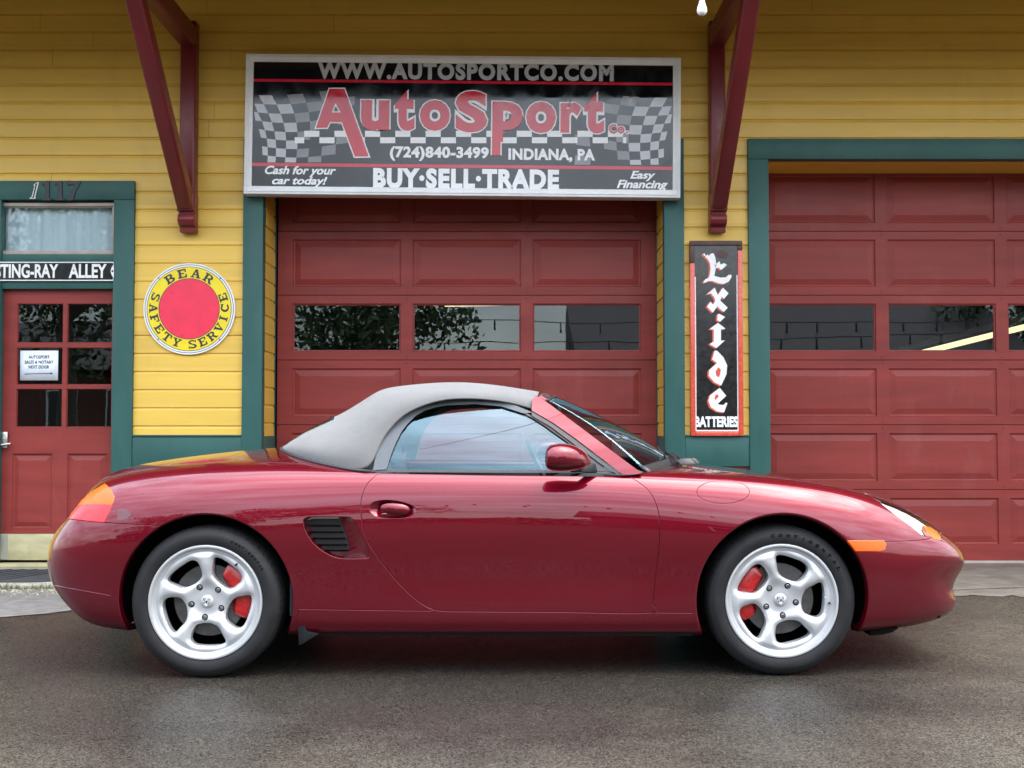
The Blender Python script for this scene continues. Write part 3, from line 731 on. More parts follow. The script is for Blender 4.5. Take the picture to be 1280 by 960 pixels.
# --- tall battery sign
EY = YW-.045
ec = at(895.6, 423, EY)
EXS = thing('tall_sign', 'tall narrow black enamel sign with white blackletter and orange rim between garage doors', 'sign', ec)
def el(px, py): p = at(px, py, EY); return p.x-ec.x, p.z-ec.z
def ebuild(mb, name, mat, **k2):
    o = mb.build(name, mat, None, **k2); o.parent = EXS; return o
X0, Z1 = el(862, 301); X1, Z0 = el(929.5, 545); rw = .036
X0 = -X1
def rim(xa, xb, za, zb_, y0=-.012, y1=.03):
    m_ = MB(); m_.box(xa, xb, y0, y1, za, zb_); return m_
zs_l, zs_r = el(862, 329)[1], el(862, 313)[1]
ebuild(rim(X0, X1, Z1-rw, Z1), 'rusted_rim', M['enamel_rust'], bevel=.006)
ebuild(rim(X0, X0+rw, zs_l, Z1-rw), 'rusted_rim', M['enamel_rust'], bevel=.006); ebuild(rim(X1-rw, X1, zs_r, Z1-rw), 'rusted_rim', M['enamel_rust'], bevel=.006)
ebuild(rim(X0, X0+rw, Z0, zs_l), 'orange_rim', M['enamel_red'], bevel=.006); ebuild(rim(X1-rw, X1, Z0, zs_r), 'orange_rim', M['enamel_red'], bevel=.006)
ebuild(rim(X0+rw, X1-rw, Z0, Z0+rw), 'orange_rim', M['enamel_red'], bevel=.006)
mb = MB(); mb.box(X0+rw-.002, X1-rw+.002, .0, .02, Z0+rw-.002, Z1-rw+.002); ebuild(mb, 'sign_plate', M['enamel_black'])
mb = MB(); lw = .008
mb.box(X0+rw, X0+rw+lw, -.001, .001, Z0+rw, zs_l-.1); mb.box(X1-rw-lw, X1-rw, -.001, .001, Z0+rw, zs_r-.18); mb.box(X0+rw+lw, X1-rw-lw, -.0012, .001, Z0+rw, Z0+rw+lw)
ebuild(mb, 'white_line', M['enamel_white'])
s1 = lambda p: el(856+p[0]/7.3846, 296+p[1]/7.3846); s2 = lambda p: el(856+p[0]/7.164, 416+p[1]/7.164)
glyphs = [
 (s1, [[(165, 160), (185, 155), (192, 182), (210, 163), (222, 182), (236, 160), (262, 152), (280, 190), (288, 245), (283, 300), (270, 362), (330, 378), (385, 374), (402, 352), (428, 352), (430, 372), (405, 412), (360, 436), (310, 428), (255, 408), (215, 408), (190, 424), (170, 420), (192, 392), (222, 378), (232, 345), (238, 290), (232, 240), (210, 205)]]),
 (s1, [[(280, 262), (318, 226), (330, 258), (360, 244), (388, 260), (335, 306), (312, 284), (284, 290)]]),
 (s1, [[(205, 532), (275, 470), (305, 540), (352, 470), (402, 522), (362, 572), (340, 552), (326, 590), (395, 655), (360, 692), (322, 665), (300, 640), (258, 700), (205, 645), (236, 600), (262, 628), (282, 592), (272, 560), (240, 520)]]),
 (s1, [[(303, 716), (318, 712), (370, 740), (326, 784), (300, 770)]]),
 (s1, [[(232, 850), (305, 796), (372, 846), (356, 856), (333, 850), (333, 962), (333, 962), (333, 959), (369, 957), (292, 1026), (230, 990), (268, 967), (268, 856)]]),
 (s2, [[(268, 158), (290, 162), (345, 220), (378, 290), (372, 370), (325, 472), (262, 440), (214, 385), (218, 335), (290, 270), (246, 238)], [(300, 306), (322, 330), (318, 370), (304, 402), (280, 384), (274, 345)]]),
 (s2, [[(312, 494), (370, 564), (292, 636), (310, 644), (352, 648), (366, 626), (380, 630), (350, 712), (290, 702), (232, 664), (212, 610), (228, 558)], [(290, 546), (304, 572), (272, 606), (264, 588), (272, 562)]]),
]
wh, rd = MB(), MB()
for i, (f, polys) in enumerate(glyphs):
    q = [[f(p) for p in pl] for pl in polys]
    flat(wh, shape2d(q, .0006), -.0032, 0, .0012)
    sh = [[(x-.011, z-.006) for x, z in pl] for pl in q[:1]]
    flat(rd, shape2d(sh, .001), -.0018-.0001*(i % 2), 0, .001)
ebuild(wh, 'blackletter', M['enamel_white']); ebuild(rd, 'letter_shadow', M['enamel_red'])
mb = MB(); flat(mb, shape2d([[s1(p) for p in ((285, 150), (330, 118), (412, 158), (372, 205), (300, 180))]], 0), -.003, 0, .001); ebuild(mb, 'rust_patch', M['enamel_rust'])
mb = MB(); a, b = el(868.5, 534), el(922.5, 520.3); flat(mb, letters('BATTERIES', a[0], b[0], a[1], b[1], .05), -.0025, 0, .001); ebuild(mb, 'block_lettering', M['enamel_white'])
# --- street-name sign over the entry door
TY = YW-.03
tc_ = at(60, 339, TY)
STS = thing('street_sign', 'black street name plate with white capitals over the red entry door', 'sign', tc_)
def tl(px, py): p = at(px, py, TY); return p.x-tc_.x, p.z-tc_.z
xr_, zt_ = tl(143, 327.2); _, zb2 = tl(143, 351)
xl_ = tl(-21, 339)[0]
def rrect(x0, x1, z0, z1, r):
    P = []
    for cx, cz, a in ((x1-r, z1-r, 0), (x0+r, z1-r, 90), (x0+r, z0+r, 180), (x1-r, z0+r, 270)):
        P += [(cx+r*math.cos(R(a+t)), cz+r*math.sin(R(a+t))) for t in (0, 22, 45, 68, 90)]
    return P
mb = MB(); flat(mb, shape2d([rrect(xl_, xr_, zb2, zt_, .012)]), 0, 0, .02); o = mb.build('sign_plate', M['enamel_white'], None); o.parent = STS
mb = MB(); flat(mb, shape2d([rrect(xl_+.008, xr_-.008, zb2+.008, zt_-.008, .008)]), -.001, 0, .0009); o = mb.build('black_field', M['enamel_black'], None); o.parent = STS
for s, p0, p1 in (('STING-RAY', -6, 73), ('ALLEY', 86, 133.5)):
    mb = MB(); a, b = tl(p0, 347.5), tl(p1, 330); flat(mb, letters(s, a[0], b[0], a[1], b[1], .03), -.002, 0, .001); o = mb.build('street_lettering', M['enamel_white'], None); o.parent = STS
q = [(138.2, 339), (139.5, 334.5), (142, 330.5), (142.4, 333), (142.4, 345), (142, 347.5), (139.5, 343.5)]
mb = MB(); flat(mb, shape2d([[tl(*p) for p in q]]), -.002, 0, .001)
o = mb.build('painted_crescent', M['enamel_white'], None); o.parent = STS
mb = MB(); vs, fs = lathe([(0, -.006), (.006, -.005), (.008, -.002)], 12); hx, hz = tl(140.6, 339); mb.add([(v[0]+hx, v[1], v[2]+hz) for v in vs], fs); o = mb.build('screw_head', M['black'], None); o.parent = STS
# --- house number digits standing on the door head
dm = paint('dark_patterned_iron', (.012, .013, .015), .4, .3, 30)
NY = YW-.042
def digit(polys_px, label, mat, Y=NY, thick=.012, shade=None):
    c = at(sum(p[0] for p in polys_px[0])/len(polys_px[0]), sum(p[1] for p in polys_px[0])/len(polys_px[0]), Y)
    f = lambda p: (at(p[0], p[1], Y).x-c.x, at(p[0], p[1], Y).z-c.z)
    mb = MB(); flat(mb, shape2d([[f(p) for p in pl] for pl in polys_px]), 0, 0, thick)
    o = mb.build('house_number', mat, None, bevel=.0012, segs=1); o.location = c
    return tag(o, label, 'house number', 'house numbers over the entry door')
one = lambda x: [[(x+.3, 228.3), (x+6.0, 225.6), (x+9.6, 226), (x+9.6, 248.2), (x+12, 248.4), (x+12, 250.4), (x, 250.4), (x, 248.4), (x+4.2, 248.2), (x+4.2, 231), (x+.3, 231.4)]]
digit(one(52), 'dark upright digit one directly beside the slanted white-edged one', dm)
digit(one(68), 'dark upright digit one directly beside the seven', dm)
digit([[(83, 227), (86, 225.4), (94, 227.2), (100.5, 226.2), (100.8, 228), (94, 240), (91.5, 250), (84.5, 250.4), (84, 248), (88, 240), (94.4, 231.4), (88, 230.6), (84.2, 232)]], 'dark patterned digit seven on the green door head', dm)
wd_ = digit([[(42.2, 230.5), (47.0, 227.4), (48.6, 227.6), (43.6, 246.4), (44.6, 246.6), (44, 248.4), (36.6, 248.4), (37.4, 246.6), (39.4, 246.2), (43.2, 231.8), (41.6, 232)]], 'small slanted digit one with white edge on the green door head', M['enamel_white'], NY+.001)
q = [(43.1, 230.9), (46.8, 228.6), (42.2, 247.4), (38.4, 247.4), (40.6, 246.6), (44.3, 231.4)]
c = wd_.location; mb = MB(); flat(mb, shape2d([[(at(*p, NY).x-c.x, at(*p, NY).z-c.z) for p in q]]), -.002, 0, .0015); o = mb.build('dark_face', dm, None); o.parent = wd_
# --- paper notice taped inside the entry door
PY = ye+.006
pc = at(48.5, 456.5, PY)
mb = MB(); nx = 8
a, b = at(25, 475.4, PY), at(73, 438.3, PY)
NOT = mesh_obj('paper_notice', [(x-pc.x, .0012*math.sin(i*1.7), z-pc.z) for i, x in enumerate(np.linspace(a.x, b.x, nx)) for z in (a.z, b.z)], [(2*i, 2*i+2, 2*i+3, 2*i+1) for i in range(nx-1)], M['paper'], None, smooth=True)
NOT.location = pc; tag(NOT, 'white paper notice with three printed lines and an arrow in the entry door window', 'notice')
sm = NOT.modifiers.new('thickness', 'SOLIDIFY'); sm.thickness = .0006; sm.offset = 0
mb = MB(); f = lambda px, py: (at(px, py, PY).x-pc.x, at(px, py, PY).z-pc.z)
for s, p0, y1, p1, y0 in (('AUTOSPORT', 36, 448.2, 62, 444.2), ('SALES & NOTARY', 31, 454.5, 67, 450.5), ('NEXT DOOR', 36, 460.6, 61.5, 456.6)):
    a, b = f(p0, y1), f(p1, y0); flat(mb, letters(s, a[0], b[0], a[1], b[1], .01), -.0032, 0, .0006)
flat(mb, shape2d([[f(*p) for p in ((31, 467.1), (63, 466.4), (63, 465.4), (66.8, 466.7), (63, 468.2), (63, 467.2), (31, 467.9))]]), -.0032, 0, .0006)
o = mb.build('printed_text', M['ink'], None); o.parent = NOT

# ================================================================== step, mat, weeds, lamps
mb = MB(); ys0, ys1 = 7.72, YW-.02
mb.box(-4.6, e_r+.22, ys0, YW-.034, 0, .03); st_ = mb.build('doorstep', M['concrete'], None, bevel=.008); tag(st_, 'low worn concrete doorstep in front of the entry door', 'doorstep')
mb = MB(); mb.box(e_l+ew+.005, X(142.5), YW-.06, YW+.045, .031, .058); o = mb.build('door_threshold', M['wood'], None, bevel=.004); tag(o, 'pale grey threshold board under the entry door', 'threshold')
mat_o = thing('doormat', 'dark ribbed rubber mat lying on the doorstep', 'doormat', (-3.4, 8.1, .03))
mb = MB(); P = rrect(-.95, .42, -.30, .34, .18); mb.prism([(x, z, .001) for x, z in P], (0, 0, .010)); o = mb.build('mat_body', M['rubbermat'], None, bevel=.003); o.parent = mat_o
mb = MB()
for i in range(-14, 12):
    x = i*.09; mb.prism([(x, -.27, .0112), (x+.03, -.27, .0112), (x+.33, .31, .0112), (x+.30, .31, .0112)], (0, 0, .005)) if -.9 < x < .06 else None
o = mb.build('mat_ribs', M['rubbermat'], None); o.parent = mat_o
# little weeds along the step
wm = paint('weed_green', (.09, .12, .035), .7, .3, 20, bmp=0)
mb = MB()
for _ in range(900):
    x = random.uniform(-4.3, -2.75); y = 7.70+random.gauss(0, .035)
    if random.random() < .5 and not (-3.5 < x < -3.0 or x < -3.7): continue
    h = random.uniform(.01, .05); a = random.uniform(0, 6.28); dx, dy = math.cos(a)*.004, math.sin(a)*.004
    lx, ly = random.gauss(0, .018), random.gauss(0, .018)
    mb.add([(x-dx, y-dy, .001), (x+dx, y+dy, .001), (x+lx, y+ly, h)], [(0, 1, 2)])
tag(mb.build('weed_growth', wm, None), 'short weeds and dry grass along the doorstep edge', 'weeds', kind='stuff')
gm = paint('sand_and_gravel', (.30, .27, .19), .9, .3, 30)
mb = MB()
for _ in range(700):
    x = random.uniform(-4.3, -2.5); y = 7.68-abs(random.gauss(0, .12)); r = random.uniform(.002, .008)
    vs, fs = lathe([(0, 1), (.8, .5), (1, 0), (.0, -.3)], 5); mb.add([(x+v[0]*r, y+v[2]*r, .004+max(v[1], -.3)*r) for v in vs], fs)
tag(mb.build('gravel', gm, None), 'loose pale grit scattered before the doorstep', 'gravel', kind='stuff')
# fluorescent fittings inside the garage
def fluo(name, p, q, label):
    o = thing(name, label, 'lamp', (Vector(p)+Vector(q))/2, 'fluorescent lamps inside the garage')
    mb = MB(); mb.tube([p, q], .026, 10); t = mb.build('lamp_tube', M['tube'], None, smooth='auto'); parent(t, o)
    off = Vector((0, 0, .06)); mb = MB(); d = Vector((0, .07, 0))
    mb.prism([Vector(p)+off-d, Vector(p)+off+d, Vector(p)+off+d+Vector((0, 0, .05)), Vector(p)+off-d+Vector((0, 0, .05))], Vector(q)-Vector(p)); t = mb.build('lamp_housing', M['white'], None); parent(t, o)
pa, pb = at(1120, 449, 11.5), at(1300, 404, 10.6)
fluo('ceiling_lamp', pa, pb, 'slanting lit fluorescent tube seen through the right garage door windows')
fluo('ceiling_lamp', at(556, 380.3, 12.6), at(700, 378.3, 12.6), 'level lit fluorescent tube seen through the middle garage door windows')
# string of lamp bulbs overhead
BP = at(877.5, 19.5, 5.0); BP.z += .155
A_ = BP+Vector((1.2, 1.6, 1.05)); B_ = BP+Vector((-1.6, -1.6, .75))
def single_strand():
    o = thing('string_light', 'white bulb of a string light hanging above the parked car', 'string light', BP, 'strings of bulbs over the lot')
    P = [A_.lerp(BP, u)+Vector((0, 0, -.16*0*u)) for u in np.linspace(0, 1, 12)]+[BP.lerp(B_, u)+Vector((0, 0, -.16*0*u)) for u in np.linspace(0, 1, 12)][1:]
    mb = MB(); mb.tube(P, .005, 6); parent(mb.build('cable', M['cable'], None, smooth='auto'), o)
    for p in (BP,):
        prof = [(0, -.155), (.010, -.1535), (.019, -.146), (.0225, -.134), (.019, -.118), (.0135, -.103), (.012, -.09)]
        vs, fs = lathe(prof, 18); mb = MB(); mb.add([(p.x+v[0], p.y+v[2], p.z+v[1]) for v in vs], fs); b = mb.build('bulb', M['bulbglass'], None, smooth='auto'); parent(b, o)
        vs, fs = lathe([(.012, -.092), (.015, -.088), (.015, -.03), (.009, -.012), (.0, .0)], 12); mb = MB(); mb.add([(p.x+v[0], p.y+v[2], p.z+v[1]) for v in vs], fs); parent(mb.build('lamp_socket', M['black'], None, smooth='auto'), o)
single_strand()
# ================================================================== the car
YC = 5.85                      # centre plane of the car
CAR = thing('sports_car', 'dark red two-seat sports car with grey soft top and silver five-spoke wheels', 'car', (0, YC, 0))
def car_paint():
    m, t, b = new_mat('arena_red_metallic')
    v = geocoord(t)
    fl = N(t, 'ShaderNodeTexVoronoi'); fl.inputs['Scale'].default_value = 1400; t.links.new(v, fl.inputs['Vector'])
    s = N(t, 'ShaderNodeSeparateColor'); t.links.new(fl.outputs['Color'], s.inputs[0])
    c = mixc(t, rng(t, s.outputs[0], .2, 1, 0, 1), (.090, .0007, .0062), (.17, .0012, .012))
    t.links.new(c, b.inputs['Base Color'])
    b.inputs['Specular IOR Level'].default_value = .05; b.inputs['Metallic'].default_value = .6; b.inputs['Roughness'].default_value = .36
    b.inputs['Coat Weight'].default_value = 1; b.inputs['Coat Roughness'].default_value = .01; b.inputs['Coat IOR'].default_value = 1.47
    n = noise(t, v, 2.2, 2); bp = N(t, 'ShaderNodeBump'); bp.inputs['Strength'].default_value = .035; bp.inputs['Distance'].default_value = .02
    t.links.new(n, bp.inputs['Height']); t.links.new(bp.outputs[0], b.inputs['Coat Normal'])
    return m
M['paint'] = car_paint()
M['rubber'] = paint('tyre_rubber', (.0125, .0125, .013), .62, .25, 14, bmp=.2, bscale=160, spec=.22)
M['seal'] = paint('black_window_seal', (.020, .021, .023), .5, .1, 12, bmp=0)
M['wheel'] = paint('silver_wheel_paint', (.44, .445, .45), .36, .03, 3, metal=.45, coat=.25, coat_rough=.15, bmp=0)
M['bolt'] = paint('dull_bolt_steel', (.20, .20, .20), .4, .1, 10, metal=.7, bmp=0)
M['disc'] = paint('brake_disc_steel', (.09, .088, .085), .42, .2, 20, metal=.8)
M['caliper'] = paint('red_caliper_paint', (.36, .004, .005), .3, .1, 12, coat=.4)
M['amber'] = paint('amber_lens', (.66, .085, .003), .3, .05, 8, coat=.08, spec=.3, bmp=.15, bscale=90)
M['redlens'] = paint('red_lens', (.60, .016, .022), .25, .05, 8, coat=.2, spec=.35, bmp=.12, bscale=90)
M['chrome'] = paint('silver_reflector', (.62, .64, .65), .3, .05, 10, metal=.35, bmp=.05)
M['flap'] = paint('grey_mud_flap', (.012, .0135, .015), .8, .15, 14, spec=.08)
def fabric(name, col):
    m, t, b = new_mat(name); v = geocoord(t)
    n1 = noise(t, v, 4, 5); n2 = noise(t, v, 420, 2, .7)
    c = mixc(t, 1, col, rng(t, n1, .3, .7, .88, 1.1), 'MULTIPLY'); c = mixc(t, 1, c, rng(t, n2, .3, .7, .8, 1.2), 'MULTIPLY')
    t.links.new(c, b.inputs['Base Color']); b.inputs['Roughness'].default_value = .92; b.inputs['Sheen Weight'].default_value = .15
    h = math_n(t, 'ADD', n2, math_n(t, 'MULTIPLY', noise(t, geocoord(t, (1, 1, .5)), 9, 3), 4)); bump(t, b, h, .5, .003); return m
M['canvas'] = fabric('grey_canvas', (.115, .115, .113)); M['canvas_trim'] = fabric('dark_grey_trim', (.085, .095, .105))
M['leather'] = paint('grey_leather', (.20, .215, .23), .55, .1, 6, bmp=.25, bscale=90)
M['dash'] = paint('dark_dash', (.05, .055, .06), .6, .1, 6, bmp=.2, bscale=90)

# --- the body skin: a B-spline sheet; t runs tail -> side -> nose, v from sill to the centre line
T = {}
zmid = {3: None}
def st(x, W): return [(x, a, b) for a, b in W]
CTRL = [
 # tail centre, tail, tail corner
 [(-1.95,0,.28),(-2.05,0,.29),(-2.13,0,.34),(-2.18,0,.43),(-2.205,0,.53),(-2.19,0,.605),(-2.14,0,.67),(-2.085,0,.73),(-2.04,0,.765),(-2.00,0,.785),(-1.98,0,.79)],
 [(-1.94,.22,.28),(-2.03,.30,.29),(-2.11,.33,.34),(-2.16,.34,.43),(-2.185,.345,.53),(-2.17,.34,.605),(-2.12,.32,.67),(-2.06,.28,.73),(-2.02,.20,.765),(-1.99,.10,.785),(-1.965,0,.79)],
 [(-1.88,.42,.265),(-1.985,.56,.275),(-2.06,.615,.33),(-2.095,.635,.43),(-2.11,.64,.53),(-2.095,.625,.605),(-2.05,.59,.67),(-1.985,.53,.735),(-1.955,.39,.775),(-1.935,.20,.795),(-1.92,0,.80)],
 st(-1.85,[(.66,.195),(.775,.20),(.815,.30),(.83,.42),(.84,.55),(.815,.665),(.765,.75),(.67,.815),(.50,.845),(.26,.86),(0,.862)]),
 st(-1.60,[(.70,.17),(.825,.175),(.865,.285),(.878,.42),(.888,.56),(.872,.70),(.82,.80),(.72,.865),(.53,.89),(.27,.90),(0,.903)]),
 st(-1.28,[(.70,.16),(.835,.165),(.872,.28),(.89,.41),(.903,.56),(.892,.71),(.845,.825),(.745,.887),(.55,.915),(.28,.935),(0,.94)]),
 st(-.95,[(.70,.158),(.828,.162),(.855,.275),(.862,.41),(.878,.56),(.872,.71),(.832,.825),(.745,.887),(.56,.925),(.28,.955),(0,.962)]),
 st(-.60,[(.70,.155),(.822,.16),(.845,.272),(.842,.40),(.858,.55),(.858,.70),(.832,.812),(.765,.875),(.56,.885),(.28,.885),(0,.885)]),
 st(-.10,[(.70,.155),(.822,.16),(.845,.27),(.838,.40),(.855,.55),(.855,.695),(.832,.805),(.768,.872),(.56,.875),(.28,.875),(0,.875)]),
 st(.40,[(.70,.155),(.822,.16),(.845,.27),(.838,.40),(.855,.55),(.853,.69),(.83,.80),(.765,.868),(.56,.872),(.28,.88),(0,.882)]),
 st(.75,[(.70,.155),(.822,.16),(.845,.272),(.845,.405),(.862,.55),(.858,.685),(.827,.79),(.755,.856),(.56,.868),(.28,.88),(0,.884)]),
 st(1.137,[(.70,.16),(.82,.165),(.85,.275),(.868,.41),(.888,.55),(.874,.68),(.83,.775),(.75,.838),(.56,.838),(.28,.830),(0,.832)]),
 st(1.50,[(.68,.165),(.80,.17),(.832,.28),(.85,.41),(.860,.53),(.835,.64),(.785,.73),(.70,.787),(.53,.780),(.27,.765),(0,.765)]),
 [(1.80,.56,.18),(1.80,.695,.185),(1.80,.735,.285),(1.80,.755,.40),(1.80,.765,.50),(1.80,.735,.575),(1.79,.685,.633),(1.77,.61,.685),(1.76,.46,.70),(1.75,.24,.695),(1.75,0,.695)],
 [(1.86,.42,.19),(1.985,.53,.20),(2.035,.57,.27),(1.985,.545,.335),(2.07,.58,.44),(2.045,.565,.512),(2.0,.53,.56),(1.945,.47,.605),(1.91,.36,.63),(1.875,.21,.648),(1.85,0,.665)],
 [(1.90,.22,.19),(2.05,.29,.20),(2.105,.31,.27),(2.055,.30,.33),(2.14,.315,.43),(2.115,.30,.49),(2.075,.275,.53),(2.025,.24,.56),(1.975,.18,.59),(1.925,.11,.62),(1.885,0,.642)],
 [(1.92,0,.19),(2.07,0,.20),(2.125,0,.27),(2.075,0,.33),(2.16,0,.43),(2.135,0,.485),(2.095,0,.525),(2.04,0,.555),(1.99,0,.58),(1.94,0,.605),(1.90,0,.62)],
]
P = np.array(CTRL, float)                       # K x 11 x (x, w, z)
P[1:3, :4, 0] -= .03; P[0:3, 6:9, 0] += .065; P[0:3, 5, 0] += .02; P[0:3, 9, 0] += .045; P[0:3, 10, 0] += .035; P[2, :, 1] *= 1.13; P[1, :, 1] *= 1.30; P[3, :8, 1] *= 1.015; P[0, :, 0] += .100; P[1, :, 0] += .117; P[2, :, 0] += .090   # squarer tail corners
P[14, :, 1] *= 1.10; P[15, :, 1] *= 1.22; P[14, :, 0] -= .050; P[15, :, 0] -= .072; P[16, :, 0] -= .062                      # squarer nose corners
K, Lc = P.shape[0], P.shape[1]
def mirror(p): q = p.copy(); q[..., 1] *= -1; return q
ext = np.zeros((K+2, Lc+2, 3)); ext[1:-1, 1:-1] = P
ext[0, 1:-1] = mirror(P[1]); ext[-1, 1:-1] = mirror(P[-2])
ext[:, 0] = 2*ext[:, 1]-ext[:, 2]; ext[:, -1] = mirror(ext[:, -3])
def basis(u): return np.stack([(1-u)**3, 3*u**3-6*u**2+4, -3*u**3+3*u**2+3*u+1, u**3], -1)/6
def dbasis(u): return np.stack([-3*(1-u)**2, 9*u**2-12*u, -9*u**2+6*u+3, 3*u**2], -1)/6
def S(t, v, der=False):
    t = np.clip(np.asarray(t, float), 0, K-1-1e-9); v = np.clip(np.asarray(v, float), 0, Lc-1-1e-9)
    i = np.floor(t).astype(int); j = np.floor(v).astype(int); bu, bv = basis(t-i), basis(v-j)
    G = ext[i[..., None, None]+np.arange(4)[:, None], j[..., None, None]+np.arange(4)[None, :]]
    p = np.einsum('...a,...b,...abc->...c', bu, bv, G)
    if not der: return p
    return p, np.einsum('...a,...b,...abc->...c', dbasis(t-i), bv, G), np.einsum('...a,...b,...abc->...c', bu, dbasis(v-j), G)
def world(p): p = np.asarray(p); return np.stack([p[..., 0], YC-p[..., 1], p[..., 2]], -1)
def skin(t, v):
    """world points and outward normals"""
    p, dt, dv = S(t, v, True); a, b = world(dt)-np.array([0, YC, 0]), world(dv)-np.array([0, YC, 0])
    n = np.cross(a, b); n /= np.linalg.norm(n, axis=-1, keepdims=True)+1e-12
    return world(p), n
gt, gv = np.meshgrid(np.linspace(0, K-1, 801), np.linspace(0, Lc-1, 401), indexing='ij')
gp, gn = skin(gt, gv); gq = proj(gp); gS = S(gt, gv)
facing = np.einsum('...i,...i->...', gn, gp-np.array([0, 0, CAM_H])) < 0
ft, fv, fq = gt[facing], gv[facing], gq[facing]
def inv_px(pts):
    out = []
    for q in pts:
        q = np.asarray(q, float); k = np.argmin(((fq-q)**2).sum(-1)); t, v = ft[k], fv[k]
        for _ in range(4):
            e = 1e-3; r = proj(world(S(t, v)))-q
            J = np.stack([(proj(world(S(t+e, v)))-proj(world(S(t-e, v))))/(2*e), (proj(world(S(t, v+e)))-proj(world(S(t, v-e))))/(2*e)], -1)
            if abs(np.linalg.det(J)) < 1: break
            d = np.linalg.solve(J, -r); d = np.clip(d, -.08, .08); t = min(max(t+d[0], 0), K-1); v = min(max(v+d[1], 0), Lc-1)
        out.append((t, v))
    return out
def inv_3(pts, ax, sel):
    """(t, v) of skin points known by two of their coordinates"""
    out = []; A = gS[sel]; tt, vv = gt[sel], gv[sel]
    for q in pts:
        q = np.asarray(q, float); k = np.argmin(((A[:, ax]-q)**2).sum(-1)); t, v = tt[k], vv[k]
        for _ in range(4):
            p, dt, dv = S(t, v, True); J = np.stack([dt[list(ax)], dv[list(ax)]], -1)
            if abs(np.linalg.det(J)) < 1e-6: break
            d = np.clip(np.linalg.solve(J, q-p[list(ax)]), -.08, .08); t = min(max(t+d[0], 0), K-1); v = min(max(v+d[1], 0), Lc-1)
        out.append((t, v))
    return out
side_sel = (gv < 7.2) & (gt > 2) & (gt < 14.2); top_sel = (gv > 5.9)
inv_xz = lambda pts: inv_3(pts, (0, 2), side_sel)
inv_xw = lambda pts: inv_3(pts, (0, 1), top_sel)
def resample(pts, step, closed=False):
    pts = [np.asarray(p, float) for p in pts]
    if closed: pts = pts+[pts[0]]
    out = []
    for a, b in zip(pts[:-1], pts[1:]):
        n = max(1, int(np.linalg.norm(b-a)/step+.5)); out += [a+(b-a)*i/n for i in range(n)]
    if not closed: out.append(pts[-1])
    return out
def smooth_curve(pts, closed=False, n=8):
    """Catmull-Rom through the points"""
    P_ = [np.asarray(p, float) for p in pts]; m = len(P_); out = []
    for i in range(m if closed else m-1):
        g = lambda k: P_[k % m] if closed else P_[min(max(k, 0), m-1)]
        a, b, c, d = g(i-1), g(i), g(i+1), g(i+2)
        for k in range(n):
            u = k/n; out.append(.5*((2*b)+(-a+c)*u+(2*a-5*b+4*c-d)*u*u+(-a+3*b-3*c+d)*u**3))
    if not closed: out.append(P_[-1])
    return out
def ellipse(cx, cy, rx, ry, n=40, tilt=0):
    return [(cx+rx*math.cos(a)*math.cos(tilt)-ry*math.sin(a)*math.sin(tilt), cy+rx*math.cos(a)*math.sin(tilt)+ry*math.sin(a)*math.cos(tilt)) for a in np.linspace(0, 2*math.pi, n, endpoint=False)]

WR = dict(x=-1.280, z=.316); WF = dict(x=1.137, z=.316); RA = .368
# arches (x, z circles, only the part above the sill edge)
def arch(c, r):
    pts = [(c['x']+r*math.cos(a), c['z']+.004+r*math.sin(a)) for a in np.linspace(R(-28), R(208), 110)]
    q = inv_xz(pts); q = [p for p, (x, z) in zip(q, pts) if p[1] > .03]
    return [(q[0][0], 0.0)]+q+[(q[-1][0], 0.0)]
cut = {}
cut['arch_r'] = arch(WR, RA); cut['arch_f'] = arch(WF, RA)
px = lambda pts, step=4, closed=False, sm=True: inv_px(resample(smooth_curve(pts, closed) if sm else pts, step, closed))
# cabin opening seen from above
cab = [(-1.10, 0), (-1.085, .25), (-1.025, .45), (-.915, .62), (-.78, .725), (-.62, .775), (-.30, .785), (.10, .785), (.40, .78), (.555, .745), (.66, .62), (.73, .42), (.775, .2), (.785, 0)]
cabin = inv_xw(resample(smooth_curve(cab), .02))
cabin[0] = (cabin[0][0], Lc-1.0); cabin[-1] = (cabin[-1][0], Lc-1.0)
cut['cabin'] = cabin
near_belt = lambda t: min(cabin, key=lambda q: abs(q[0]-t))
door_px = [(478, 590), (470, 594), (459, 605), (452.5, 620), (451, 640), (457, 670), (469, 692), (487, 716), (508, 739), (526, 754), (541, 761.5), (556, 764), (600, 764.6), (700, 765.2), (813, 766), (816, 752), (820, 715), (824, 680), (824.5, 650), (820, 630), (812, 615), (800, 604), (788, 596.5), (782, 592.5)]
door = px(door_px)
d0 = min(range(len(cabin)), key=lambda i: abs(cabin[i][0]-door[0][0])+(0 if .5 < abs(cabin[i][1]-7) < 99 else 0)); d1 = min(range(len(cabin)), key=lambda i: abs(cabin[i][0]-door[-1][0]))
door = [cabin[d0]]+door[1:-1]+[cabin[d1]]
cut['door'] = door
door_poly = door+[cabin[i] for i in range(d1, d0, -1 if d1 > d0 else 1)]
cut['bumper_r'] = [(0, inv_px([(86, 648.5)])[0][1])]+px([(86, 648.5), (110, 651.5), (135, 653.5), (165, 655.5), (190, 656.8), (215, 657.5), (219, 657.6)])
lamp_px = [(131, 605), (138, 612), (142.3, 621), (141, 628), (136, 640), (130.5, 652.8), (110, 651), (86.5, 648), (92, 637), (102, 626), (115, 614.5)]
lamp = inv_px(resample(lamp_px, 3, True)); cut['lamp'] = lamp
lamp_split = px([(97, 631.5), (110, 630.5), (125, 630.3), (141, 631)]); cut['lamp_split'] = lamp_split
cut['sill_r'] = px([(371, 761.2), (400, 761.8), (450, 762.6), (500, 763.2), (541, 763.6)]); cut['sill_f'] = px([(813, 765.8), (840, 766), (868, 766.2)])
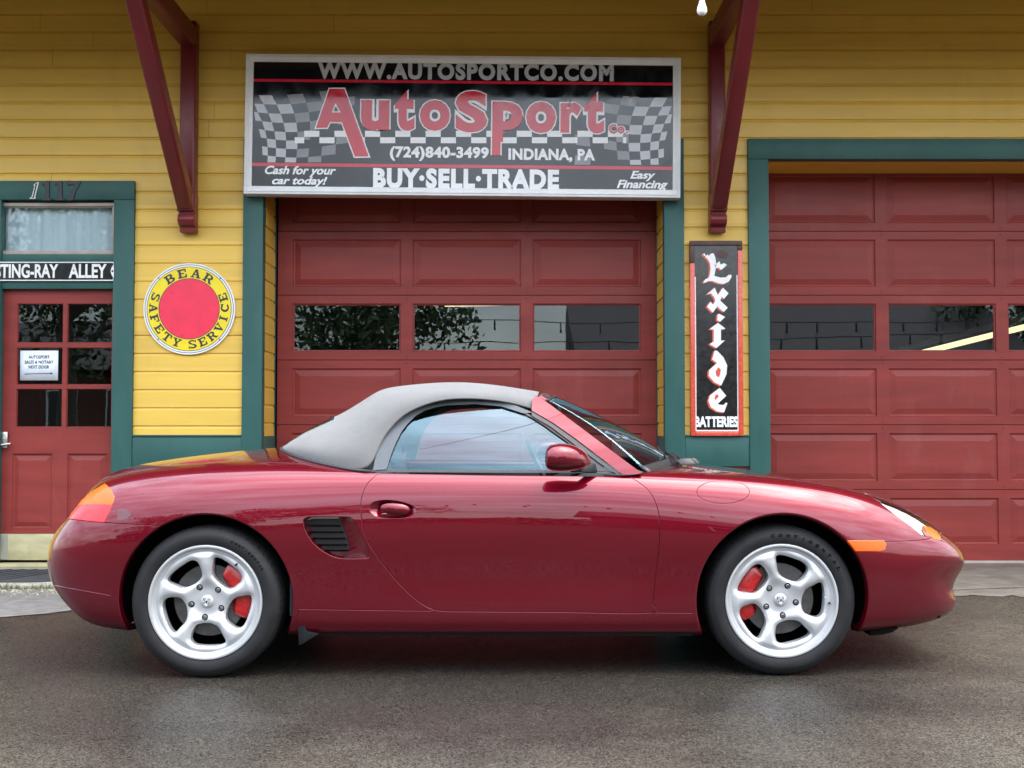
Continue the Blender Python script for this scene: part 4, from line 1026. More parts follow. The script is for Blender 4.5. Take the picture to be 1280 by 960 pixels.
snap = lambda q: min(door, key=lambda d: (d[0]-q[0])**2*8+(d[1]-q[1])**2)
cut['sill_r'][-1] = snap(cut['sill_r'][-1]); cut['sill_f'][0] = snap(cut['sill_f'][0])
cut['bumper_f'] = px([(1046, 677), (1060, 677), (1106, 677), (1135, 676.3), (1155, 674.5), (1163, 672.5), (1168, 671), (1176, 676)])
bf_end = cut['bumper_f'][-1]; 
fuel = px(ellipse(904, 614.8, 32.8, 14.6, 40), 4, True, False); cut['fuel'] = fuel
intake_px = [(379.5, 651), (383, 647.5), (390, 646.3), (432, 646.3), (440, 649), (446, 657), (453, 671), (459.5, 686), (462, 693), (460.5, 697.3), (453, 698.2), (425, 697.6), (408, 691.5), (392, 679), (382, 663)]
intake = px(intake_px, 3.5, True); cut['intake'] = intake
handle = px([(462, 636), (466, 628.5), (478, 625.6), (492, 626), (508, 629.5), (518, 634.5), (520, 638.5), (514, 645), (498, 647.6), (478, 647), (467, 643.5)], 3.5, True); cut['handle'] = handle
marker = px([(1052.5, 676), (1105, 676), (1107.5, 680), (1106, 687), (1100, 688.6), (1064, 688.6), (1060, 684)], 3.5, True, False); cut['marker'] = marker
indic = px([(1155, 657.5), (1162, 659.5), (1170, 664), (1175.5, 671), (1175, 675.5), (1168, 674), (1161, 669)], 3, True, False); cut['indicator'] = indic
# headlight: outer edge follows the wing's outline, inner edge lies on the bonnet side (x, w)
hl_out = px([(1080, 612.5), (1095, 624), (1115, 640), (1138, 657), (1152, 668), (1160, 671)], 4)
hl_in = inv_xw(smooth_curve([(1.935, .50), (1.86, .52), (1.76, .555), (1.63, .605), (1.535, .655)]))
head = hl_out+hl_in[1:-1]; cut['headlight'] = head
# bonnet and rear lid shut lines (x, w)
hood = inv_xw(resample(smooth_curve([(.80, .0), (.79, .2), (.745, .42), (.69, .60), (.74, .665), (1.0, .62), (1.35, .585), (1.55, .55), (1.72, .50), (1.83, .40), (1.90, .22), (1.915, 0)]), .02)); hood[0] = (hood[0][0], Lc-1.0); 
cut['hood'] = hood[:-1]+[(K-1.0, hood[-1][1])] if abs(hood[-1][0]-(K-1)) < .6 else hood
lid = inv_xw(resample(smooth_curve([(-1.27, 0), (-1.26, .3), (-1.27, .50), (-1.34, .56), (-1.6, .58), (-1.82, .54), (-1.90, .42), (-1.95, .2), (-1.965, 0)]), .02)); lid[0] = (lid[0][0], Lc-1.0)
cut['lid'] = lid
SC_T, SC_V = .28, .095
closed = {'lamp', 'fuel', 'intake', 'handle', 'marker', 'indicator', 'headlight'}
cp, ce = [], []
def add_line(q, cl):
    b = len(cp); last = None; idx = []
    for t, v in q:
        d = (t*SC_T, v*SC_V)
        if last is not None and math.hypot(d[0]-last[0], d[1]-last[1]) < .0015: continue
        cp.append(d); idx.append(len(cp)-1); last = d
    for a, c in zip(idx[:-1], idx[1:]): ce.append((a, c))
    if cl: ce.append((idx[-1], idx[0]))
for k_, q in cut.items(): add_line(q, k_ in closed)
# dense samples along the cuts keep grid points away from them
cs = np.array([np.array(cp[a])+(np.array(cp[b])-np.array(cp[a]))*u for a, b in ce for u in np.linspace(0, 1, max(2, int(math.dist(cp[a], cp[b])/.004)))])
tt = np.linspace(0, K-1, 16*19+1); vv = np.linspace(0, Lc-1, 10*9+1); G = np.array([(t*SC_T, v*SC_V) for t in tt for v in vv])
keep = np.ones(len(G), bool)
for i in range(0, len(G), 2000):
    d2 = ((G[i:i+2000, None, :]-cs[None])**2).sum(-1).min(1); keep[i:i+2000] = d2 > .0052**2
G = G[keep]
allp = [Vector(p) for p in cp]+[Vector(p) for p in G]
V2, E2, F2, *_ = geometry.delaunay_2d_cdt(allp, ce, [], 0, 1e-5)
V2 = np.array([(p[0]/SC_T, p[1]/SC_V) for p in V2]); F2 = np.array([f for f in F2 if len(f) == 3])
ar = np.cross(V2[F2[:, 1]]-V2[F2[:, 0]], V2[F2[:, 2]]-V2[F2[:, 0]]); F2 = F2[np.abs(ar) > 1e-9]; ar = ar[np.abs(ar) > 1e-9]
F2[ar < 0] = F2[ar < 0][:, ::-1]
VP, VN = skin(V2[:, 0], V2[:, 1])
cen = V2[F2].mean(1); c3 = S(cen[:, 0], cen[:, 1])
def inside(poly, pts):
    x, y = pts[:, 0], pts[:, 1]; c = np.zeros(len(pts), bool); n = len(poly)
    for i in range(n):
        (x1, y1), (x2, y2) = poly[i], poly[(i+1) % n]
        if y1 == y2: continue
        c ^= ((y1 > y) != (y2 > y)) & (x < (x2-x1)*(y-y1)/(y2-y1)+x1)
    return c
lab = np.array(['fender']*len(F2), dtype=object)
lab[cen[:, 0] < 8] = 'quarter_panel'
ctop = lambda q: q+[(q[-1][0], Lc-1), (q[0][0], Lc-1)]
br = cut['bumper_r']; lab[inside([(0, -1)]+[(0, br[0][1])]+br[1:]+[(br[-1][0], -1)], cen) & (c3[:, 0] < WR['x'])] = 'rear_bumper'
bf = cut['bumper_f']; bf_poly = bf+[(bf_end[0], bf_end[1]), (K, bf_end[1]), (K, -1), (bf[0][0], -1)]
cut_front = inside(bf_poly, cen) & (c3[:, 0] > WF['x']); lab[cut_front] = 'front_bumper'
sr = cut['sill_r']; sf = cut['sill_f']
sill_poly = sr+[q for q in door if sr[-1][0] < q[0] < sf[0][0] and q[1] < 3.2][0:]+sf
bottom = sorted([q for q in door if q[1] < 2.6], key=lambda q: q[0])
sill_poly = sr+bottom+sf+[(sf[-1][0], -1), (sr[0][0], -1)]
lab[inside(sill_poly, cen) & (cen[:, 0] > 5.3) & (cen[:, 0] < 11)] = 'sill'
lab[inside(door_poly, cen)] = 'door'
hood_c = cut['hood']; hood_poly = hood_c+[(K, hood_c[-1][1]), (K, Lc), (hood_c[0][0], Lc)]
lab[inside(hood_poly, cen)] = 'hood'
lid_poly = lid+([(0, lid[-1][1]), (0, Lc)] if lid[-1][0] < .6 else [(lid[-1][0], Lc)])+[(lid[0][0], Lc)]
lab[inside(lid_poly, cen) & (cen[:, 1] > 6)] = 'rear_lid'
for k_, q in (('headlight', head), ('indicator', indic), ('marker', marker), ('fuel', fuel), ('intake', intake), ('handle', handle)): lab[inside(q, cen)] = k_
il = inside(lamp, cen); lab[il] = 'lamp_red'
sv = np.interp(cen[:, 0], [q[0] for q in sorted(lamp_split)], [q[1] for q in sorted(lamp_split)]); lab[il & (cen[:, 1] > sv)] = 'lamp_amber'
lab[inside(ctop(cabin), cen)] = 'cabin'
for c in (WR, WF): lab[((c3[:, 0]-c['x'])**2+(c3[:, 2]-c['z']-.004)**2 < (RA-.0004)**2) & (cen[:, 1] < 7.3)] = 'arch'
lab[inside(cut['arch_r']+[(cut['arch_r'][-1][0], -1), (cut['arch_r'][0][0], -1)], cen) & (cen[:, 0] < 8)] = 'arch'
lab[inside(cut['arch_f']+[(cut['arch_f'][-1][0], -1), (cut['arch_f'][0][0], -1)], cen) & (cen[:, 0] > 8)] = 'arch'

def panel(names, gap=.0026, rnd=.0022, depth=.012, lift=0.0, lip=None, bulge=None):
    """one pressed panel: skin triangles, shrunk by half the shut gap, edge rolled over and turned inwards"""
    sel = F2[np.isin(lab, names)]
    used, inv = np.unique(sel, return_inverse=True); F = inv.reshape(-1, 3)
    p, n = VP[used].copy(), VN[used].copy(); q2 = V2[used]
    if bulge is not None: p = p+n*bulge(q2)[:, None]
    if lift: p = p+n*lift
    cnt = {}
    for f in F:
        for a, b in ((f[0], f[1]), (f[1], f[2]), (f[2], f[0])): cnt[(a, b)] = 1
    onc = np.abs(p[:, 1]-YC) < 1e-4; bot = q2[:, 1] < 1e-6
    E = [(a, b) for (a, b) in cnt if (b, a) not in cnt and not (onc[a] and onc[b]) and not (bot[a] and bot[b])]
    out = {}
    for a, b in E:
        d = p[b]-p[a]; o = np.cross(d, n[a]); o /= np.linalg.norm(o)+1e-12
        for k_ in (a, b): out[k_] = out.get(k_, 0)+o
    for k_ in out:
        o = out[k_]-n[k_]*np.dot(out[k_], n[k_])
        if onc[k_]: o[1] = 0
        out[k_] = o/(np.linalg.norm(o)+1e-12); p[k_] -= out[k_]*gap
    verts, norms = list(p), list(n)
    ids = {k_: [k_] for k_ in out}
    for k_ in out:
        o, nn = out[k_], n[k_]
        r_ = lip[1] if lip is not None and lip[0](q2[k_]) else (rnd, depth)
        for a in (40, 90):
            sa, ca = math.sin(R(a)), math.cos(R(a)); verts.append(p[k_]+o*r_[0]*sa-nn*r_[0]*(1-ca)); norms.append(nn*ca+o*sa); ids[k_].append(len(verts)-1)
        verts.append(p[k_]+o*r_[0]-nn*(r_[0]+r_[1])); norms.append(o); ids[k_].append(len(verts)-1)
    faces = [tuple(f) for f in F]
    for a, b in E:
        for k_ in range(3): faces.append((ids[a][k_], ids[a][k_+1], ids[b][k_+1], ids[b][k_]))
    return np.array(verts), faces, np.array(norms)
def flip(vfn):
    v, f, n = vfn; v = v.copy(); n = n.copy(); v[:, 1] = 2*YC-v[:, 1]; n[:, 1] *= -1
    return v, [t[::-1] for t in f], n
def join(a, b):
    return np.vstack([a[0], b[0]]), a[1]+[tuple(i+len(a[0]) for i in t) for t in b[1]], np.vstack([a[2], b[2]])
def cpart(name, vfn, mat, par=CAR, label=None):
    o = mesh_obj(name, vfn[0], vfn[1], mat, par, normals=vfn[2])
    if label: o['label'] = label
    return o
arch_lip = (lambda q: any(((S(q[0], q[1])[0]-c['x'])**2+(S(q[0], q[1])[2]-c['z']-.004)**2) < (RA+.004)**2 and q[1] < 7.3 for c in (WR, WF)), (.008, .022))
PART = {}
for nm in ('fender', 'quarter_panel', 'sill', 'door'):
    a = panel([nm], lip=arch_lip); PART[nm] = cpart(nm, a, M['paint']); PART[nm+'_far'] = cpart(nm, flip(a), M['paint'])
for nm in ('hood', 'rear_lid', 'front_bumper', 'rear_bumper'):
    a = panel([nm], lip=arch_lip); PART[nm] = cpart(nm, join(a, flip(a)), M['paint'])
a = panel(['fuel'], gap=.0016, rnd=.0014); PART['fuel'] = cpart('fuel_flap', a, M['paint'], PART['fender'])
for nm, lbl, mt in (('lamp_red', 'tail_light', 'redlens'), ('headlight', 'headlight', 'clear'), ('marker', 'side_marker', 'amber'), ('indicator', 'turn_signal', 'amber')):
    a = panel([nm], gap=.0012, rnd=.004, depth=.012, lift=.002); PART[nm] = cpart(lbl, a, M[mt]); PART[nm+'_far'] = cpart(lbl, flip(a), M[mt])
a = panel(['lamp_amber'], gap=.0006, rnd=.004, depth=.012, lift=.002)
cpart('amber_lens', a, M['amber'], PART['lamp_red']); cpart('amber_lens', flip(a), M['amber'], PART['lamp_red_far'])
# headlight bowls under the clear lens
sel = F2[np.isin(lab, ['headlight'])]; used, iv = np.unique(sel, return_inverse=True)
bowl = (VP[used]-VN[used]*.022, [tuple(f) for f in iv.reshape(-1, 3)], VN[used])
for b_, par_ in ((bowl, PART['headlight']), (flip(bowl), PART['headlight_far'])):
    o = cpart('reflector', b_, M['chrome'], par_)
# intake scoop: walls and floor of the recess, black louvres at its rear
sel = F2[np.isin(lab, ['intake'])]; used, iv = np.unique(sel, return_inverse=True); F = iv.reshape(-1, 3)
ip, inn, iq = VP[used].copy(), VN[used].copy(), proj(VP[used])
def scoop_depth(q):
    # deep at the louvres, running out to the skin towards the door
    u = np.clip((q[:, 0]-424)/(459-424), 0, 1); return .062*(1-u**1.5)+.012
cnt = {(a, b) for f in F for a, b in ((f[0], f[1]), (f[1], f[2]), (f[2], f[0]))}
Eb = [(a, b) for a, b in cnt if (b, a) not in cnt]
isb = np.zeros(len(ip), bool); isb[[a for e in Eb for a in e]] = True
dep = scoop_depth(iq)
base = np.array([ip[i]-np.array([0, -1, 0])*dep[i] for i in range(len(ip))])
nb = len(ip); bl_ids = {i: nb+k_ for k_, i in enumerate(np.where(isb)[0])}
vsx = list(base)+[ip[i]-inn[i]*.003 for i in np.where(isb)[0]]
fcs = [tuple(f) for f in F]+[(a, b, bl_ids[b], bl_ids[a]) for a, b in Eb]
for fl_ in (False, True):
    vv_ = np.array(vsx); 
    if fl_: vv_[:, 1] = 2*YC-vv_[:, 1]
    par_ = PART['quarter_panel_far' if fl_ else 'quarter_panel']
    o = mesh_obj('air_intake', vv_, fcs, M['paint'], par_)
    bm = bmesh.new(); bm.from_mesh(o.data); bmesh.ops.recalc_face_normals(bm, faces=bm.faces); bm.to_mesh(o.data); bm.free()
    o.data.polygons.foreach_set('use_smooth', [True]*len(o.data.polygons)); o.data.set_sharp_from_angle(angle=R(45))
    mb = MB(); yq = YC-.852
    gpoly = [(382.5, 650.5), (391, 648.6), (424, 648.6), (432, 668), (437, 688), (430, 690.5), (407, 689.5), (395, 679), (386, 664)]
    gp3 = [at(a, b, yq+.046) for a, b in gpoly]; 
    def gx_at(z):
        xs_ = []
        for i in range(len(gp3)):
            p_, q_ = gp3[i], gp3[(i+1) % len(gp3)]
            if (p_.z > z) != (q_.z > z): xs_.append(p_.x+(q_.x-p_.x)*(z-p_.z)/(q_.z-p_.z))
        return min(xs_), max(xs_)
    mb.prism([p + Vector((0, .010, 0)) for p in gp3], (0, .012, 0))
    for k_, pyy in enumerate((655, 663, 671, 679, 686)):
        z_ = at(640, pyy, yq+.04).z; xa_, xb_ = gx_at(z_)
        mb.prism([(xa_+.006, yq+.022, z_+.001), (xa_+.006, yq+.024, z_-.003), (xa_+.006, yq+.055, z_-.012), (xa_+.006, yq+.055, z_-.008)], (xb_-xa_-.008, 0, 0))
    for xo in (.0,):
        xa_, xb_ = gp3[2].x, gp3[4].x
    if fl_: mb.v = [(a, 2*YC-b, c) for a, b, c in mb.v]
    mb.build('intake_grille', M['black'], par_)
# door handle: dished recess with a bar standing in it
sel = F2[np.isin(lab, ['handle'])]; used, iv = np.unique(sel, return_inverse=True); F = iv.reshape(-1, 3)
hp, hn, hq = VP[used].copy(), VN[used].copy(), proj(VP[used])
e2 = ((hq[:, 0]-491)/29)**2+((hq[:, 1]-636.7)/10.8)**2
hp = hp-hn*(.0025+.030*np.clip(1-e2, 0, 1)**.75)[:, None]
for fl_ in (False, True):
    d_ = (hp, [tuple(f) for f in F], hn); d_ = flip(d_) if fl_ else d_
    o = mesh_obj('handle_recess', d_[0], d_[1], M['paint'], PART['door_far' if fl_ else 'door'], smooth=True)
    c = at(493.5, 636.5, YC-.862); vs, fs = [], []; nu, nv = 24, 12
    for i in range(nu+1):
        u = -1+2*i/nu; rx = .0655; prof = max(0, 1-abs(u)**2.6)**.5
        for k_ in range(nv):
            a = 2*math.pi*k_/nv
            vs.append((c.x+u*rx, c.y+.004+.014*prof*math.sin(a)+.010*u*u, c.z+.0235*prof*math.cos(a)-.004*u))
    for i in range(nu):
        for k_ in range(nv): fs.append((i*nv+k_, i*nv+(k_+1) % nv, (i+1)*nv+(k_+1) % nv, (i+1)*nv+k_))
    if fl_: vs = [(a, 2*YC-b, z) for a, b, z in vs]
    mb = MB(); mb.add(vs, fs); mb.build('door_handle', M['paint'], PART['door_far' if fl_ else 'door'], smooth='auto')
# inner shell behind the shut lines, underbody, wheel wells
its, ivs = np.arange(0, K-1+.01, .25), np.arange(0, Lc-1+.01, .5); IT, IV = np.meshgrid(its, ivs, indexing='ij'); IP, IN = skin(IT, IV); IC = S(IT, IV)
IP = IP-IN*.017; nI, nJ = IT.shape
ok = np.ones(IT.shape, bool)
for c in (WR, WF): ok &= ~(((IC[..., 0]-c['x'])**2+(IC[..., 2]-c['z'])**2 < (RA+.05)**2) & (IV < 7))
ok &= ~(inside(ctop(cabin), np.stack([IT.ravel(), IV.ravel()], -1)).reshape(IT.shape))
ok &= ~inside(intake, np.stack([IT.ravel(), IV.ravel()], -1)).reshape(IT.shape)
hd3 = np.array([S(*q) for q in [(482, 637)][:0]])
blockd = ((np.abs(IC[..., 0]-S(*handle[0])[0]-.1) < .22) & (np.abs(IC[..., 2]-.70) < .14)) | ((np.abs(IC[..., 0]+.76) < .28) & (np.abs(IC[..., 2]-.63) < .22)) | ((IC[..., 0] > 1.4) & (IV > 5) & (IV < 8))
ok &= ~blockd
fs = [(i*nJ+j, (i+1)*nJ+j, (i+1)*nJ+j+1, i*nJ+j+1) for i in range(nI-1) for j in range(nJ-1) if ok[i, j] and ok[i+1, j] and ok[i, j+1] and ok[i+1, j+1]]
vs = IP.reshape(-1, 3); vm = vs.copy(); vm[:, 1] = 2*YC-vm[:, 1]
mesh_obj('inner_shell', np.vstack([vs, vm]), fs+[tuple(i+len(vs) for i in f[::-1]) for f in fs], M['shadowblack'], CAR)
mb = MB()
prof = [(-1.85, .30), (-1.6, .20), (-.9, .165), (.8, .165), (1.5, .19), (1.86, .22)]
for (xa, za), (xb, zb_) in zip(prof[:-1], prof[1:]): mb.prism([(xa, YC-.66, za), (xb, YC-.66, zb_), (xb, YC+.66, zb_), (xa, YC+.66, za)], (0, 0, .02))
mb.box(-.90, .76, YC-.81, YC-.66, .168, .19); mb.box(-.90, .76, YC+.66, YC+.81, .168, .19)
mb.box(-.86, .70, YC-.80, YC-.79, .19, .30); mb.box(-.86, .70, YC+.79, YC+.80, .19, .30)
mb.build('underbody', M['shadowblack'], CAR)
for c in (WR, WF):
    for s in (-1, 1):
        mb = MB(); n = 40; vs = []
        for i in range(n+1):
            a = R(-17+214*i/n); 
            for yy, r_ in ((.775, RA+.012), (.56, RA+.012), (.55, RA+.0)): vs.append((c['x']+r_*math.cos(a), YC+s*yy, c['z']+r_*math.sin(a)))
        vs.append((c['x'], YC+s*.55, c['z']))
        fs = [(3*i+j, 3*i+j+1, 3*i+j+4, 3*i+j+3) for i in range(n) for j in range(2)]+[(3*i+2, 3*i+5, len(vs)-1) for i in range(n)]
        mb.add(vs, fs); mb.build('wheel_arch_liner', M['shadowblack'], CAR, smooth=True)
# ------------------------------------------------------------------ glasshouse
def Ww(x, z): return .783-.46*(z-.855)-.55*(z-.855)**2-.030*(x/.7)**2*(1 if x > 0 else .55)
def on_win(q, off=0, wf=Ww):
    wv = .7
    for _ in range(12):
        p = at(q[0], q[1], YC-wv-off); wv = wf(p.x, p.z)
    return (p.x, p.z)
def sheet(name, outline_px, mat, par, wf=Ww, off=0.0, thick=.004, step=.02, far=True, sm=True, closed_n=6, holes=()):
    pts = smooth_curve(outline_px, True, closed_n) if sm else outline_px
    pts = resample(pts, 4, True); o2 = [on_win(q, off, wf) for q in pts]
    cps = [Vector(p) for p in o2]; eds = [(i, (i+1) % len(o2)) for i in range(len(o2))]
    a = np.array(o2); gxs = np.arange(a[:, 0].min(), a[:, 0].max(), step); gzs = np.arange(a[:, 1].min(), a[:, 1].max(), step)
    g = np.array([(x, z) for x in gxs for z in gzs])
    if len(g):
        g = g[inside(o2, g)]
        if len(g): g = g[((g[:, None]-a[None])**2).sum(-1).min(1) > (step*.45)**2]
    V_, E_, F_, *_r = geometry.delaunay_2d_cdt(cps+[Vector(p) for p in g], eds, [], 1 if False else 0, 1e-6)
    v = np.array([tuple(p) for p in V_]); f = np.array([t for t in F_ if len(t) == 3]); f = f[inside(o2, v[f].mean(1))]
    n = len(v); fr = [(x, YC-(wf(x, z)+off), z) for x, z in v]; bk = [(x, YC-(wf(x, z)+off)+thick, z) for x, z in v]
    cn = {(t[i], t[(i+1) % 3]) for t in f for i in range(3)}
    rim_ = [(a_, b_, n+b_, n+a_) for a_, b_ in cn if (b_, a_) not in cn]
    objs = []
    for fl_ in ((False, True) if far else (False,)):
        mb = MB(); vs = fr+bk
        if fl_: vs = [(x, 2*YC-y, z) for x, y, z in vs]
        mb.add(vs, [tuple(t) for t in f]+[tuple(n+i for i in t[::-1]) for t in f]+rim_); objs.append(mb.build(name, mat, par, smooth='auto'))
    return objs
arc_o = [(466, 588), (471.5, 562), (480, 547), (492.5, 531), (503.5, 520.5), (517, 512.5), (530, 506.5), (545, 502), (574, 499), (606, 499.6), (639, 504.5), (666, 515.5)]
arc_i = [(483, 586.5), (488, 570), (494, 555), (501.5, 540), (510, 529), (519, 520), (530, 513.5), (543, 509.3), (558, 506.6), (594, 505), (626.5, 507.8), (655, 516.8), (668, 524)]
# side glass, its seal and the soft top's dark edge band
win = arc_i+[(684, 534.5), (720, 560.5), (752, 583), (757, 588.5), (700, 589), (620, 588.8), (540, 588.4), (484, 588)]
sheet('side_window', win, M['carglass'], CAR, off=-.006, thick=.004, sm=False)
band = arc_o+arc_i[::-1][1:]
sheet('roof_edge_band', band, M['canvas_trim'], CAR, off=.006, thick=.02, sm=False, step=.012)
seal = arc_i+[(684, 534.5), (720, 560.5), (755, 585)]; seal2 = [(q[0]-(0 if i > 9 else 2.2), q[1]-2.2) for i, q in enumerate(seal)]
sheet('window_seal', seal[1:]+seal2[::-1][:-1], M['seal'], CAR, off=.003, thick=.012, sm=False, step=.03)
sheet('belt_seal', [(464, 587.2), (757, 588.2), (778, 592.2), (770, 592.4), (757, 591.2), (620, 590.9), (464, 590.0)], M['seal'], CAR, off=.002, thick=.012, sm=False, step=.05)
# windscreen pillar (painted), with the dark strip along its edge
pill = [(664.5, 513), (665.5, 499), (668, 496), (674, 496), (690, 507.5), (730, 537.5), (770, 567.5), (802, 591.3), (798, 592.5), (778, 592.8), (758, 577.5), (720, 548.5), (690, 527.5)]
sheet('windscreen_pillar', pill, M['paint'], CAR, off=.016, thick=.05, sm=False, step=.02)
strip = [(664.6, 514), (690, 529), (720, 550), (758, 579), (777, 593), (771, 592.6), (752, 580.5), (718, 555.5), (688, 533), (664.8, 519.5)]
sheet('pillar_trim', strip, M['seal'], CAR, off=.011, thick=.02, sm=False, step=.03)
sail = [(737, 571), (744, 577), (760, 588.8), (735, 589.2), (728, 588)]
sheet('mirror_base', sail, M['black'], CAR, off=.004, thick=.02, sm=False)
# windscreen between the pillars
PB, PT, CB, CT = np.array((.575, .705, .855)), np.array((.130, .560, 1.183)), np.array((.79, 0, .882)), np.array((.165, 0, 1.214))
def wscreen(s, u):
    e = PB+(PT-PB)*s; c = CB+(CT-CB)*s; k_ = (1-u*u)*(1-.25*u*u)
    bow = .028*math.sin(math.pi*s)
    return np.array((e[0]+(c[0]-e[0])*k_+bow*.7, 0, e[2]+(c[2]-e[2])*k_+bow*.6)), u*e[1]
def wgrid(s0, s1, ns_, nu, off=0.0, u0=-1, u1=1):
    vs = []
    for i in range(ns_+1):
        for j in range(nu+1):
            p, w_ = wscreen(s0+(s1-s0)*i/ns_, u0+(u1-u0)*j/nu); vs.append((p[0]+off*.6, YC-w_, p[2]+off*.8))
    return vs, [(i*(nu+1)+j, i*(nu+1)+j+1, (i+1)*(nu+1)+j+1, (i+1)*(nu+1)+j) for i in range(ns_) for j in range(nu)]
def solid(vf, th, name, mat, par=CAR):
    o = mesh_obj(name, vf[0], vf[1], mat, par, smooth=True)
    m_ = o.modifiers.new('thickness', 'SOLIDIFY'); m_.thickness = th; m_.offset = 0; return o
solid(wgrid(.02, .95, 14, 30), .005, 'windscreen', M['carglass'])
o = solid(wgrid(.945, 1.012, 4, 40, -.012, -1.0, 1.0), .026, 'windscreen_header', M['paint'])
solid(wgrid(.928, .946, 1, 40, -.002), .012, 'header_seal', M['black'], o)
solid(wgrid(-.05, .045, 2, 30, .004), .012, 'cowl_panel', M['black'])
# soft top
secs = [((667, 512, .588), (673, 491.5)), ((640, 503.5, .60), (645, 487)), ((606, 499, .612), (612, 482.2)), ((574, 498, .622), (576, 479.6)), ((545, 501, .63), (545, 480.6)), ((517, 511.5, .645), (512, 483.2)), ((503, 520.5, .657), (490, 486.2)), ((495, 528, .668), (479, 489.2)), ((487, 537, .682), (470, 494.2)), ((478, 549, .70), (456, 503.2)), ((468.5, 572, .735), (434, 516.5))]
grid = []
def soft_section(A, C, n=9):
    out = []
    for j in range(n):
        th = math.pi/2*j/(n-1); s_, c_ = math.sin(th), math.cos(th)
        out.append((A[0]+(C[0]-A[0])*s_**1.2, A[1]*c_**.8, A[2]+(C[2]-A[2])*s_**.85))
    return out
for (ax_, ay_, aw_), (cx2, cy2) in secs:
    a = at(ax_, ay_, YC-aw_-.012); c = at(cx2, cy2, YC-.05); grid.append(soft_section((a.x, aw_+.012, a.z), (c.x, 0, c.z+.002)))
for (axx, aww), (cx2, cy2) in (((-.62, .772), (419, 523.5)), ((-.79, .722), (400, 534)), ((-.915, .622), (386, 543)), ((-1.02, .45), (374, 550.5)), ((-1.085, .24), (366, 555.5))):
    tq, vq = inv_xw([(axx, aww)])[0]; sz = S(tq, vq); c = at(cx2, cy2, YC); grid.append(soft_section((axx, aww, sz[2]-.004), (c.x, 0, c.z)))
SG = np.array(grid); SE = np.zeros((SG.shape[0]+2, SG.shape[1]+2, 3)); SE[1:-1, 1:-1] = SG
SE[0, 1:-1] = 2*SG[0]-SG[1]; SE[-1, 1:-1] = 2*SG[-1]-SG[-2]; SE[:, 0] = 2*SE[:, 1]-SE[:, 2]; SE[:, -1] = mirror(SE[:, -3])
def Stop(s, u):
    i = np.minimum(np.floor(s).astype(int), SG.shape[0]-2); j = np.minimum(np.floor(u).astype(int), SG.shape[1]-2)
    G_ = SE[i[..., None, None]+np.arange(4)[:, None], j[..., None, None]+np.arange(4)[None, :]]
    return np.einsum('...a,...b,...abc->...c', basis(s-i), basis(u-j), G_)
def soft_patch(s0, s1, u0, u1, off, name, mat, par, th):
    ns_, nu = int((s1-s0)*6)+1, int((u1-u0)*6)+1
    ss, uu = np.meshgrid(np.linspace(s0, s1, ns_), np.linspace(u0, u1, nu), indexing='ij')
    p = world(Stop(ss, uu)); q = p.copy(); q[..., 1] = 2*YC-q[..., 1]
    e = 1e-3; du = world(Stop(np.minimum(ss+e, SG.shape[0]-1), uu))-world(Stop(np.maximum(ss-e, 0), uu)); dv = world(Stop(ss, np.minimum(uu+e, SG.shape[1]-1)))-world(Stop(ss, np.maximum(uu-e, 0)))
    n = np.cross(dv, du); n /= np.linalg.norm(n, axis=-1, keepdims=True)+1e-9; n *= np.where(n[..., 2:3] < 0, -1, 1)
    p = p+n*off; q = p.copy(); q[..., 1] = 2*YC-q[..., 1]
    full_ = np.concatenate([p, q[:, ::-1][:, 1:]], 1) if u1 >= SG.shape[1]-1-1e-6 else p
    a_, b_ = full_.shape[:2]
    fs_ = [(i*b_+j, i*b_+j+1, (i+1)*b_+j+1, (i+1)*b_+j) for i in range(a_-1) for j in range(b_-1)]
    return solid((full_.reshape(-1, 3), fs_), th, name, mat, par)
TOP = soft_patch(0, SG.shape[0]-1, 0, SG.shape[1]-1, 0, 'soft_top', M['canvas'], CAR, .008)
soft_patch(10.6, 14.2, 5.3, SG.shape[1]-1, .006, 'rear_window', M['carglass'], TOP, .004)
# dark piping where the canvas meets the deck
pp_ = [world(S(*q))+np.array((0, 0, .004)) for q in cabin if S(*q)[0] < -.60]
mb = MB(); mb.tube([*pp_, *[(p[0], 2*YC-p[1], p[2]) for p in pp_[::-1]]], .007, 8); mb.build('soft_top_seal', M['seal'], TOP, smooth='auto')
mb = MB(); q1 = [at(a, b, YC-Ww(at(a, b, YC-.66).x, at(a, b, YC-.66).z)-.024) for a, b in ((548, 496), (549.5, 505))]; mb.tube(q1, .003, 6); mb.build('roof_stitching', M['canvas_trim'], TOP)

